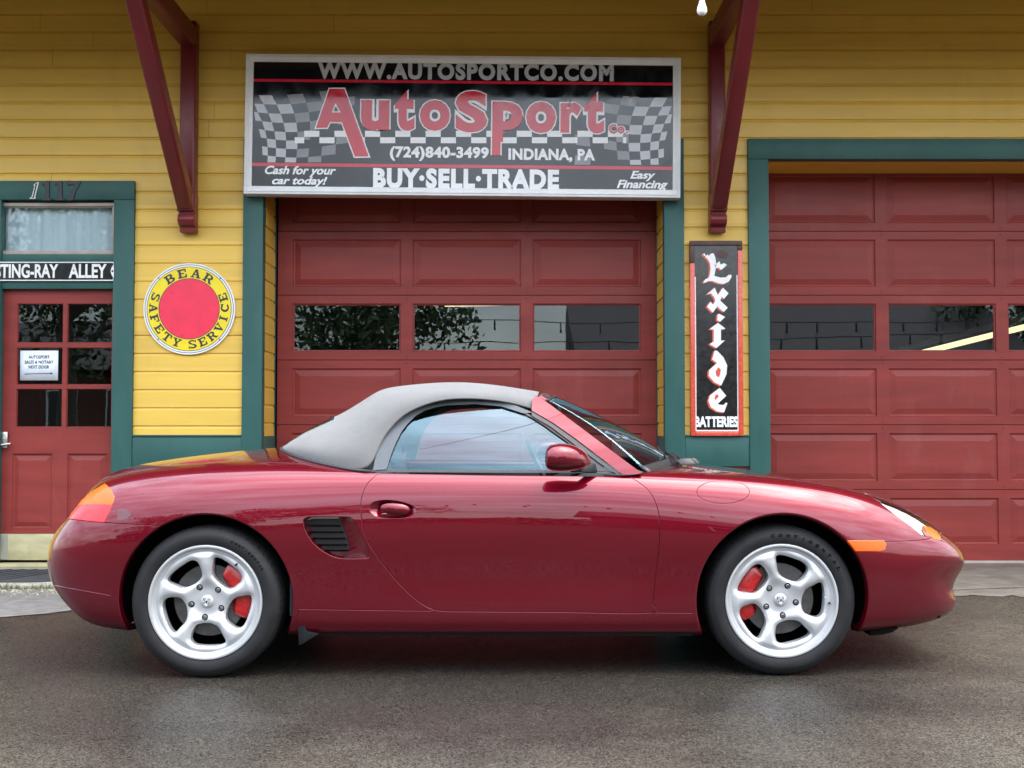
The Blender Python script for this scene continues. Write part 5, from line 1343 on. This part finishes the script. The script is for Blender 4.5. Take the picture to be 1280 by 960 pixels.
# ------------------------------------------------------------------ door mirror
def mirror_part(fl_):
    mb = MB(); rings = []
    for pxx, cyy, hh, wd, yo in ((682.2, 573, 8.5, .050, .0), (682.8, 573, 11.5, .066, .0), (685, 572.4, 14.6, .078, .0), (691, 571.9, 16.8, .086, .002), (700, 571.6, 17.6, .090, .005), (711, 571.8, 17.0, .086, .010), (721, 572.9, 14.8, .076, .018), (729, 574.5, 11.5, .060, .026), (735, 576.3, 7.5, .040, .033), (738.6, 577.6, 2.6, .014, .036)):
        c = at(pxx, cyy, YC-.925); h = hh/F_PX*(YC-.925)
        rings.append([(c.x+.004*math.cos(a), c.y+yo+wd*math.copysign(abs(math.cos(a))**.85, math.cos(a)), c.z+h*math.copysign(abs(math.sin(a))**.9, math.sin(a))) for a in np.linspace(0, 2*math.pi, 28, endpoint=False)])
    n = 28; vs = [p for r_ in rings for p in r_]
    fs = [(i*n+k_, i*n+(k_+1) % n, (i+1)*n+(k_+1) % n, (i+1)*n+k_) for i in range(len(rings)-1) for k_ in range(n)]+[tuple(range((len(rings)-1)*n, len(rings)*n))]
    fp = lambda v: [(x, 2*YC-y, z) for x, y, z in v] if fl_ else v
    mb.add(fp(vs), fs); o = mb.build('door_mirror', M['paint'], CAR, smooth='auto')
    g = MB(); g.add(fp([(x+.001, y, z) for x, y, z in rings[1]]), [tuple(range(n))]); g.build('mirror_glass', M['chrome'], o)
    a = MB(); s0 = at(712, 587, YC-.88); s1 = at(742, 587, YC-.775)
    a.add(fp([(s0.x, s0.y, s0.z-.012), (s0.x+.05, s0.y, s0.z-.012), (s0.x+.05, s0.y, s0.z+.02), (s0.x, s0.y, s0.z+.012), (s1.x-.04, s1.y, s1.z-.012), (s1.x+.02, s1.y, s1.z-.012), (s1.x+.01, s1.y, s1.z+.028), (s1.x-.02, s1.y, s1.z+.03)]), [(0, 1, 2, 3), (4, 7, 6, 5), (0, 4, 5, 1), (1, 5, 6, 2), (2, 6, 7, 3), (3, 7, 4, 0)])
    a.build('mirror_arm', M['black'], o, bevel=.006)
mirror_part(False); mirror_part(True)
# wipers at the foot of the screen
for (u0, u1, ln) in ((.55, -.25, .0), (-.05, -.85, .0)):
    mb = MB(); p0 = wscreen(-.02, u0); p1 = wscreen(.10, u1)
    A0 = Vector((p0[0][0]+.035, YC-p0[1], p0[0][2]+.012)); A1 = Vector((p1[0][0]+.02, YC-p1[1], p1[0][2]+.026))
    mb.tube([A0, A0.lerp(A1, .12)+Vector((0, 0, .018)), A0.lerp(A1, .55)+Vector((0, 0, .016))], [.012, .009, .006], 8); wp = mb.build('wiper', M['black'], CAR, smooth='auto')
    mb = MB(); mb.tube([A0.lerp(A1, .15)+Vector((-.03, 0, .008)), A1], .006, 6); mb.build('wiper_blade', M['black'], wp, smooth='auto')
mb = MB()
for x_, y_, z_, s_ in ((.80, -.36, .884, 1), (.83, -.28, .883, .8)):
    vs, fs = lathe([(0, .03), (.02, .026), (.03, .012), (.034, 0)], 12); mb.add([(x_+v[0]*1.6, YC+y_+v[2], z_+v[1]*.9-.005) for v in vs], fs)
mb.build('wiper_cap', M['black'], CAR, smooth='auto')
# ------------------------------------------------------------------ cabin
mb = MB(); mb.box(-.85, .70, YC-.74, YC+.74, .20, .24); mb.box(-.95, -.80, YC-.74, YC+.74, .24, .83)
mb.box(-.8, .70, YC-.745, YC-.71, .24, .83); mb.box(-.8, .70, YC+.71, YC+.745, .24, .83)
mb.build('cabin_tub', M['dash'], CAR)
mb = MB(); mb.prism([(.34, YC-.70, .50), (.30, YC-.70, .78), (.40, YC-.70, .845), (.60, YC-.70, .85), (.66, YC-.70, .50)], (0, 1.40, 0)); 
mb.prism([(.30, YC+.16, .80), (.34, YC+.16, .868), (.44, YC+.16, .875), (.48, YC+.16, .84)], (0, .40, 0)); mb.build('dashboard', M['dash'], CAR, bevel=.02)
def seat(yc):
    mb = MB(); mb.prism([(-.46, yc-.24, .32), (-.46, yc-.24, .42), (.02, yc-.24, .47), (.08, yc-.24, .43), (.06, yc-.24, .32)], (0, .48, 0)); s_ = mb.build('seat', M['leather'], CAR, bevel=.04, segs=3)
    mb = MB(); mb.prism([(-.44, yc-.23, .42), (-.56, yc-.20, .80), (-.62, yc-.15, .98), (-.70, yc-.15, .98), (-.68, yc-.20, .80), (-.58, yc-.23, .42)], (0, .02, 0))
    mb = MB(); prof = [(.42, .23, -.44, -.58), (.62, .235, -.50, -.64), (.80, .20, -.545, -.68), (.90, .135, -.575, -.69), (1.00, .115, -.60, -.695), (1.035, .09, -.62, -.685)]
    vs = []; n = 16
    for z_, hw, xf, xb in prof:
        for k_ in range(n):
            a = 2*math.pi*k_/n; ca, sa = math.cos(a), math.sin(a)
            vs.append(((xf+xb)/2+(xf-xb)/2*math.copysign(abs(ca)**.6, ca), yc+hw*math.copysign(abs(sa)**.6, sa), z_))
    mb.add(vs, [(i*n+k_, i*n+(k_+1) % n, (i+1)*n+(k_+1) % n, (i+1)*n+k_) for i in range(len(prof)-1) for k_ in range(n)]+[tuple(range((len(prof)-1)*n, len(prof)*n))]); mb.build('seat_backrest', M['leather'], s_, smooth='auto')
seat(YC-.36); seat(YC+.36)
mb = MB(); c = Vector((.16, YC+.36, .80)); ax = Vector((.88, 0, .42)); e1 = Vector((0, 1, 0)); e2_ = ax.cross(e1).normalized()
mb.tube([c+(e1*math.cos(a)+e2_*math.sin(a))*.185 for a in np.linspace(0, 2*math.pi, 33)], .014, 8, caps=False)
for a in (0.2, math.pi-.2, -math.pi/2): mb.tube([c, c+(e1*math.cos(a)+e2_*math.sin(a))*.185], .016, 6)
mb.tube([c-ax*.0, c+ax*.25], .03, 8); mb.build('steering_wheel', M['black'], CAR, smooth='auto')
mb = MB(); p, w_ = wscreen(.84, 0); mb.tube([(p[0]-.01, YC, p[2]), (p[0]-.05, YC, p[2]-.03)], .008, 8); mb.box(p[0]-.06, p[0]-.04, YC-.12, YC+.12, p[2]-.07, p[2]-.015); mb.build('rear_view_mirror', M['black'], CAR, bevel=.006)

# ------------------------------------------------------------------ wheels
HOLE = [(-75, 192), (-64, 158), (-46, 138), (-10, 131), (32, 136), (62, 152), (84, 186), (101, 219), (88, 234), (55, 242), (10, 244), (-38, 242), (-64, 232), (-76, 214)]
_hc = np.array(HOLE, float).mean(0); HOLE = [(_hc[0]+(a-_hc[0])*1.13, min(_hc[1]+(b-_hc[1])*1.13, 252)) for a, b in HOLE]
def wheel(cx, face_y, s, width, off_deg, cal_deg, name_pos):
    """s = -1: outer face towards the street"""
    root = bpy.data.objects.new('wheel', None)
    RS_ = .2385
    TP = lambda v: [(cx+x, face_y-s*y if s > 0 else face_y+y, WR['z']+z) for x, y, z in v]
    def emit(mb, name, mat, par, **k_):
        mb.v = TP(mb.v); return mb.build(name, mat, par, **k_)
    # tyre first: it is the wheel's own mesh
    Wd = width; pr = [(.229, .030), (.232, .016), (.240, .0085), (.248, .004), (.262, .0005), (.275, .0), (.287, .003), (.2875, .0035), (.296, .0085), (.305, .016), (.3105, .025), (.3135, .034)]
    gw = (Wd-.07)/5
    tr = []
    for i in range(5):
        a0 = .036+i*gw; tr += [(.3155, a0+.003), (.316, a0+gw*.5), (.3155, a0+gw-.008)]
        if i < 4: tr += [(.3085, a0+gw-.0065), (.3085, a0+gw-.001)]
    full = pr+tr+[(r_, Wd-y) for r_, y in pr[::-1]]
    mb = MB(); vs, fs = lathe(full, 120); mb.add(vs, fs)
    # flat contact patch
    mb.v = [(x, y, max(z, -.3158)) for x, y, z in mb.v]
    ty = emit(mb, 'wheel', M['rubber'], CAR, smooth='auto'); root = ty
    # shoulder sipes
    mb = MB()
    for k_ in range(64):
        a = 2*math.pi*k_/64
        for (ya, yb, da) in ((.022, .050, .02), (Wd-.050, Wd-.022, -.02)):
            q = []
            for aa, yy, rr in ((a, ya, .3103), (a+.018, ya, .3103), (a+.018+da, yb, .3168), (a+da, yb, .3168)): q.append((rr*math.cos(aa), yy, rr*math.sin(aa)))
            mb.add(q, [(0, 1, 2, 3)])
    mb.v = [(x, y, max(z, -.3162)) for x, y, z in mb.v]
    emit(mb, 'tread_groove', M['shadowblack'], root)
    # rim lip and barrel
    mb = MB(); vs, fs = lathe([(.232, .030), (.2375, .016), (.2392, .009), (.2375, .0045), (.2335, .003), (.2285, .0045), (.2255, .009), (.2235, .016), (.2205, .0195), (.214, .0205), (.2085, .0225)], 120); mb.add(vs, fs)
    rim_o = emit(mb, 'rim', M['wheel'], root, smooth='auto')
    mb = MB(); vs, fs = lathe([(.209, .028), (.204, .06), (.203, Wd-.02), (.0005, Wd-.02)], 60); mb.add(vs, fs); emit(mb, 'rim_barrel', M['shadowblack'], root, smooth='auto')
    # spoked face
    off = R(off_deg); holes = []
    for k_ in range(5):
        ph = off+k_*2*math.pi/5; er = (math.cos(ph), math.sin(ph)); et = (-math.sin(ph), math.cos(ph))
        hp_ = [(er[0]*b*RS_/325+et[0]*a*RS_/325, er[1]*b*RS_/325+et[1]*a*RS_/325) for a, b in HOLE]; holes.append(smooth_curve(hp_, True, 5))
    lug_r = .0665; lugs = [(lug_r*math.cos(off-R(7)+k_*2*math.pi/5), lug_r*math.sin(off-R(7)+k_*2*math.pi/5)) for k_ in range(5)]
    lug_h = [[(lx+.0135*math.cos(a), ly+.0135*math.sin(a)) for a in np.linspace(0, 2*math.pi, 20, endpoint=False)] for lx, ly in lugs]
    RO = .2095; outer = [(RO*math.cos(a), RO*math.sin(a)) for a in np.linspace(0, 2*math.pi, 120, endpoint=False)]
    pts, eds = [], []
    for lp in [outer]+holes+lug_h:
        b = len(pts); pts += [tuple(p) for p in lp]; eds += [(b+i, b+(i+1) % len(lp)) for i in range(len(lp))]
    bp_ = np.array(pts); g = np.array([(x+(.0025 if j % 2 else 0), y) for j, y in enumerate(np.arange(-.21, .21, .005)) for x in np.arange(-.21, .21, .005)])
    g = g[(np.hypot(g[:, 0], g[:, 1]) < RO-.002)]; g = g[np.sqrt(((g[:, None]-bp_[None])**2).sum(-1)).min(1) > .0032]
    V_, E_, F_, *_r = geometry.delaunay_2d_cdt([Vector(p) for p in pts]+[Vector(p) for p in g], eds, [], 0, 1e-6)
    v = np.array([tuple(p) for p in V_]); f = np.array([t for t in F_ if len(t) == 3]); c_ = v[f].mean(1)
    bad = np.zeros(len(f), bool)
    for lp in holes+lug_h: bad |= inside(lp, c_)
    bad |= np.hypot(c_[:, 0], c_[:, 1]) > RO
    f = f[~bad]
    hb = np.array([p for lp in holes for p in lp]); dh = np.sqrt(((v[:, None]-hb[None])**2).sum(-1)).min(1)
    r_ = np.hypot(v[:, 0], v[:, 1])
    sm_ = lambda x: np.clip(x, 0, 1)**2*(3-2*np.clip(x, 0, 1))
    y = .0225+.004*sm_((.205-r_)/.05)*0+.019*sm_((.165-r_)/.10)-.010*sm_((r_-.05)/.05)*sm_((.215-r_)/.03)
    y = y+.0165*np.exp(-(dh/.0100)**1.25)-.004*sm_(1-np.abs(r_-.10)/.06)
    n = len(v); front = [(x, yy, z) for (x, z), yy in zip(v, y)]
    mb = MB(); cn = {(t[i], t[(i+1) % 3]) for t in f for i in range(3)}
    eb = [(a, b) for a, b in cn if (b, a) not in cn]
    ids = {}
    vs = list(front)
    for a in {k2 for e in eb for k2 in e}: ids[a] = len(vs); x, yy, z = front[a]; vs.append((x, yy+(.038 if math.hypot(x, z) < .2 else .003), z))
    mb.add(vs, [tuple(t) for t in f]+[(a, b, ids[b], ids[a]) for a, b in eb]); emit(mb, 'spoke_face', M['wheel'], rim_o, smooth='auto')
    mb = MB(); vs, fs = lathe([(.006, .034), (.0085, .036), (.0085, .06)], 6); v2, f2 = lathe([(.0002, .041), (.0062, .041), (.006, .034)], 6)
    v3, f3 = lathe([(.0002, .058), (.0136, .058)], 14)
    for lx, ly in lugs: mb.add([(x+lx, yy-.001, z+ly) for x, yy, z in vs], fs); mb.add([(x+lx, yy-.001, z+ly) for x, yy, z in v2], f2); mb.add([(x+lx, yy-.004, z+ly) for x, yy, z in v3], f3)
    emit(mb, 'wheel_bolt', M['bolt'], rim_o, smooth='auto')
    mb = MB(); v3, f3 = lathe([(.0088, .052), (.0135, .052)], 16)
    for lx, ly in lugs: mb.add([(x+lx, yy, z+ly) for x, yy, z in v3], f3)
    emit(mb, 'bolt_pocket', M['shadowblack'], rim_o)
    # hub cap with its crest
    yc_ = .0335
    mb = MB(); vs, fs = lathe([(.0002, yc_-.0045), (.012, yc_-.004), (.022, yc_-.002), (.0265, yc_+.002), (.0275, yc_+.012)], 40); mb.add(vs, fs); cap = emit(mb, 'hub_cap', M['wheel'], rim_o, smooth='auto')
    sh = [(-.017, .017), (-.006, .0185), (0, .0175), (.006, .0185), (.017, .017), (.0165, .002), (.012, -.010), (0, -.0205), (-.012, -.010), (-.0165, .002)]
    tilt = R(-8) if name_pos is None else R(0)
    rt = lambda p: (p[0]*math.cos(tilt)-p[1]*math.sin(tilt), p[0]*math.sin(tilt)+p[1]*math.cos(tilt))
    mb = MB(); flat(mb, shape2d([[rt(p) for p in sh]]), yc_-.0058, 0, .002); emit(mb, 'crest_shield', M['chrome'], cap)
    mb = MB()
    for x0_, x1_, z0_, z1_ in ((-.0155, -.0125, .002, .0145), (-.0095, -.0065, .002, .0150), (.0065, .0095, -.0115, -.0005), (.0110, .0130, -.008, -.0005), (.0045, .0065, .003, .0145), (.0095, .0115, .003, .0135), (-.0115, -.0065, -.009, -.0015)):
        flat(mb, ([rt(p) for p in ((x0_, z0_), (x1_, z0_), (x1_, z1_), (x0_, z1_))], [(0, 1, 2, 3)]), yc_-.0064, 0, .0005)
    q = [(-.004, -.005), (.0035, -.006), (.004, .0035), (0, .005), (-.004, .0035)]; flat(mb, shape2d([[rt(p) for p in q]]), yc_-.0067, 0, .0006)
    emit(mb, 'crest_mark', M['black'], cap)
    # brake disc and caliper
    mb = MB(); vs, fs = lathe([(.0002, .070), (.075, .070), (.078, .082), (.150, .082), (.150, .104), (.05, .104)], 60); mb.add(vs, fs); emit(mb, 'brake_disc', M['disc'], root, smooth='auto')
    mb = MB(); a0, a1 = R(cal_deg-44), R(cal_deg+44); sec = [(.118, .060), (.165, .056), (.186, .066), (.186, .12), (.10, .12), (.10, .080)]
    ring_ = []; nn = 18
    for i in range(nn+1):
        a = a0+(a1-a0)*i/nn; e_ = 1-.25*abs(2*i/nn-1)**6; 
        ring_ += [((.145+(r2-.145)*e_)*math.cos(a), y2+(.006 if (i % 9) in (0,) else 0), (.145+(r2-.145)*e_)*math.sin(a)) for r2, y2 in sec]
    m_ = len(sec); mb.add(ring_, [(i*m_+j, i*m_+(j+1) % m_, (i+1)*m_+(j+1) % m_, (i+1)*m_+j) for i in range(nn) for j in range(m_)]+[tuple(range(m_)), tuple(range(nn*m_, (nn+1)*m_))]); emit(mb, 'brake_caliper', M['caliper'], root, smooth='auto')
    # valve
    mb = MB(); va = R(-3 if name_pos else 51); mb.tube([(.205*math.cos(va), .022, .205*math.sin(va)), (.198*math.cos(va), .006, .198*math.sin(va))], .0042, 8); emit(mb, 'tyre_valve', M['black'], rim_o)
    # moulded lettering on the sidewall
    if s < 0:
        txt, a_s, a_e, rr, hh = ('CONTINENTAL', 98, 30, .2755, .0150) if name_pos else ('CONTINENTAL', 66, 30, .2755, .011)
        mb = MB()
        for i, ch in enumerate(txt):
            a = R(a_s+(a_e-a_s)*i/(len(txt)-1)); wd_2 = .0165*(.35 if ch == 'I' else 1)*(hh/.015)
            vs_, fs_ = letters(ch, -wd_2/2, wd_2/2, -hh/2, hh/2, .055, .15)
            er, et = (math.cos(a), math.sin(a)), (math.sin(a), -math.cos(a))
            pts_ = []
            for u, w2 in vs_:
                # outward = up, text runs clockwise; follow the circle
                aa = a-u/rr; r2 = rr+w2; yb = .0002+(.010*((r2-.2725)/.020)**2)*.35
                pts_.append((r2*math.cos(aa), yb-.0011, r2*math.sin(aa)))
            mb.add(pts_, fs_)
        emit(mb, 'tyre_lettering', M['shadowblack'], root)
    return root
wheel(WR['x'], YC-.872, -1, .250, -90.5, 18, None); wheel(WF['x'], YC-.825, -1, .215, -75, 168, True)
wheel(WR['x'], YC+.872, 1, .250, -60, 18, None); wheel(WF['x'], YC+.825, 1, .215, -60, 168, None)
# mud flap, front lip, small shield-shaped patch, side crease
mb = MB(); q = [(371.5, 760), (375, 763), (379, 779), (383.5, 789.5), (398, 793), (391, 797), (380, 804), (373.5, 807)]; mb.prism([at(a, b, YC-.835) for a, b in q], (0, .14, 0)); mb.build('mud_flap', M['flap'], CAR, bevel=.002)
mb = MB(); q = [(1086, 784), (1124, 785), (1116, 790.5), (1104, 793.5), (1088, 795)]; mb.prism([at(a, b, YC-.73) for a, b in q], (0, .6, 0)); mb.build('front_lip', M['shadowblack'], CAR, bevel=.003)
# moulded bead along the foot of the tail bumper
bi = inv_px(resample([(66.5, 731.5), (90, 736), (115, 740.5), (139, 745)], 2)); bp3, bn3 = skin(np.array([q[0] for q in bi]), np.array([q[1] for q in bi]))
mb = MB(); mb.tube([Vector(p) for p in bp3], [.0025]*(len(bp3)-2)+[.0018, .0006], 8); mb.build('bumper_bead', M['paint'], PART['rear_bumper'], smooth='auto')
bq = [(148.5, 637.5), (155, 636), (160, 638), (164.5, 642.5), (160, 647.5), (154, 650), (147.5, 650), (147.2, 643)]  # thin raised maroon patch with a shield outline
bi = inv_px(resample(smooth_curve(bq, True, 4), 1.5, True)); bp3, bn3 = skin(np.array([q[0] for q in bi]), np.array([q[1] for q in bi]))
mb = MB(); n = len(bi); mb.add([tuple(p) for p in bp3+bn3*.0012]+[tuple(p) for p in bp3-bn3*.002], [tuple(range(n))]+[(i, (i+1) % n, n+(i+1) % n, n+i) for i in range(n)])
M['shieldpatch'] = paint('muted_maroon_patch', (.075, .006, .011), .4, .2, 30, coat=.6); mb.build('shield_patch', M['shieldpatch'], PART['quarter_panel'])

# ================================================================== across the street (seen in the panes and the paint)
M['brick'] = None
def brick():
    m, t, b = new_mat('dark_red_brick'); v = geocoord(t)
    br_ = N(t, 'ShaderNodeTexBrick'); br_.inputs['Scale'].default_value = 4; br_.inputs['Color1'].default_value = (.12, .04, .03, 1); br_.inputs['Color2'].default_value = (.16, .055, .04, 1); br_.inputs['Mortar'].default_value = (.14, .12, .10, 1); br_.inputs['Mortar Size'].default_value = .015
    mpn = N(t, 'ShaderNodeMapping'); mpn.inputs['Rotation'].default_value = (R(90), 0, 0); t.links.new(v, mpn.inputs[0]); t.links.new(mpn.outputs[0], br_.inputs['Vector']); t.links.new(br_.outputs[0], b.inputs['Base Color']); b.inputs['Roughness'].default_value = .85; return m
M['brick'] = brick()
M['slate'] = paint('dark_slate_roof', (.06, .05, .05), .7, .2, 10)
M['leaf'] = paint('dark_leaf_green', (.045, .085, .022), .6, .35, 2, bmp=0)
M['bark'] = paint('grey_bark', (.09, .075, .06), .9, .25, 8)
M['hill'] = paint('wooded_hillside', (.04, .06, .03), .9, .4, .5, bmp=0)
def house(x0, x1, y, dep, h, ridge, label):
    o = thing('brick_house', label, 'house', ((x0+x1)/2, y, 0), 'houses across the street')
    mb = MB(); mb.box(x0, x1, y-dep, y, 0, h); parent(mb.build('house_wall', M['brick'], None), o)
    mb = MB(); mb.prism([(x0-.4, y+.5, h), (x0-.4, y-dep-.5, h), (x0-.4, y-dep/2, ridge)], (x1-x0+.8, 0, 0)); rf = mb.build('roof', M['slate'], None); parent(rf, o)
    n = int((x1-x0)/2.2)
    for i in range(n):
        xx = x0+(i+.5)*(x1-x0)/n; mb = MB(); mb.box(xx-.55, xx+.55, y-.05, y+.03, .9, 2.4); wn = mb.build('window', M['white'], None); parent(wn, o)
        g = MB(); g.box(xx-.47, xx+.47, y+.028, y+.034, .98, 2.32); pg = g.build('window_pane', M['glassdark'], None); parent(pg, wn)
M['glassdark'] = paint('dark_reflecting_pane', (.02, .025, .03), .05, .1, 2, bmp=0)
house(2.5, 17, -21, 9, 3.3, 5.7, 'long low dark brick house across the street facing the right garage door')
house(-22, -11, -26, 8, 3.2, 5.2, 'short dark brick house across the street beside the tall trees')
def tree(x, y, h, r, label, seed):
    rs = random.Random(seed); o = thing('street_tree', label, 'tree', (x, y, 0), 'trees across the street')
    mb = MB(); mb.tube([(x, y, 0), (x+.1, y, h*.35), (x-.1, y+.1, h*.7)], [h*.035, h*.025, h*.01], 10); limbs = []
    for k_ in range(9):
        a = rs.uniform(0, 6.28); z0_ = h*rs.uniform(.3, .6); e_ = (x+math.cos(a)*r*rs.uniform(.5, .9), y+math.sin(a)*r*rs.uniform(.5, .9), z0_+h*rs.uniform(.1, .35)); mb.tube([(x, y, z0_), ((x+e_[0])/2, (y+e_[1])/2, z0_+(e_[2]-z0_)*.6), e_], [h*.014, h*.009, h*.003], 6); limbs.append(e_)
    parent(mb.build('trunk', M['bark'], None, smooth='auto'), o)
    mb = MB()
    cl = [(*e_, rs.uniform(.22, .42)*r) for e_ in limbs]+[(x+rs.gauss(0, r*.45), y+rs.gauss(0, r*.45), h*rs.uniform(.34, .98), r*rs.uniform(.2, .4)) for _ in range(30)]
    for cx_, cy_, cz2, cr_ in cl:
        for _ in range(130):
            d = Vector((rs.gauss(0, 1), rs.gauss(0, 1), rs.gauss(0, 1))).normalized()*cr_*rs.uniform(.3, 1)**.5; c = Vector((cx_, cy_, cz2))+d*(1, 1, .75)[0]
            u = Vector((rs.gauss(0, 1), rs.gauss(0, 1), rs.gauss(0, 1))).normalized()*rs.uniform(.08, .17); w_ = u.cross(Vector((rs.gauss(0, 1), rs.gauss(0, 1), rs.gauss(0, 1)))).normalized()*.07
            mb.add([c-u, c+w_, c+u, c-w_], [(0, 1, 2, 3)])
    parent(mesh_obj('crown', mb.v, mb.f, M['leaf']), o)
tree(-4.2, -17, 7.2, 2.7, 'tall dark leafy tree reflected in the left pane of the middle garage door', 1)
tree(-10.5, -19, 8.5, 3.0, 'broad leafy tree across the street beside the tall dark one', 2)
tree(-14.5, -21, 10, 3.2, 'big leafy tree in front of the short brick house across the street', 3)
tree(18.5, -24, 9, 3.2, 'leafy tree at the end of the long brick house across the street', 4)
# unseen leafy row, added so the paint reflects a dark band at the horizon
mb = MB(); rs = random.Random(9)
for _ in range(9000):
    x = rs.uniform(-34, 34); top = 2.5+.35*math.sin(x*.8)+.25*math.sin(x*2.1+1); z = rs.uniform(.0, 1)**.7*top; y = -33+rs.gauss(0, .45)
    u = Vector((rs.gauss(0, 1), rs.gauss(0, 1), rs.gauss(0, 1))).normalized()*rs.uniform(.14, .26); w_ = u.cross(Vector((rs.gauss(0, 1), rs.gauss(0, 1), rs.gauss(0, 1)))).normalized()*.13; c = Vector((x, y, max(z, .1)))
    mb.add([c-u, c+w_, c+u, c-w_], [(0, 1, 2, 3)])
tag(mesh_obj('added_hedge', mb.v, mb.f, M['leaf']), 'unseen dark leafy row added for the dark band reflected in the paint', 'added_hedge')
mb = MB(); nx = 60
prof = [(-300+600*i/nx, 9+7*math.sin(i*.31)+5*math.sin(i*.83+1)+2*math.sin(i*2.1)) for i in range(nx+1)]
for (xa, ha), (xb, hb_) in zip(prof[:-1], prof[1:]): mb.add([(xa, -210, 0), (xb, -210, 0), (xb, -260, hb_), (xa, -260, ha), (xb, -330, 0), (xa, -330, 0)], [(0, 1, 2, 3), (3, 2, 4, 5)])
tag(mb.build('hills', M['hill'], None, smooth=True), kind='structure')
def strand(y, z0_, z1_, sag, n, label, x0_=-9, x1_=11):
    o = thing('string_light', label, 'string light', (x0_, y, z0_), 'strings of bulbs over the lot')
    f = lambda u: Vector((x0_+(x1_-x0_)*u, y, z0_+(z1_-z0_)*u-sag*4*u*(1-u)))
    mb = MB(); mb.tube([f(i/40) for i in range(41)], .009, 6); parent(mb.build('cable', M['cable'], None, smooth='auto'), o)
    for i in range(n):
        p = f((i+.5+random.uniform(-.16, .16))/n); vs, fs = lathe([(0, -.19), (.014, -.185), (.026, -.17), (.026, -.155), (.018, -.13), (.013, -.115), (.017, -.11), (.017, -.04), (.008, 0)], 10)
        mb = MB(); mb.add([(p.x+v[0], p.y+v[2], p.z+v[1]) for v in vs], fs); parent(mb.build('bulb', M['cable'], None, smooth='auto'), o)
strand(-3.8, 3.25, 3.05, .16, 29, 'upper dark bulb string reflected in the middle garage door panes'); strand(-2.6, 2.58, 2.78, .14, 27, 'lower dark bulb string reflected in the middle garage door panes')
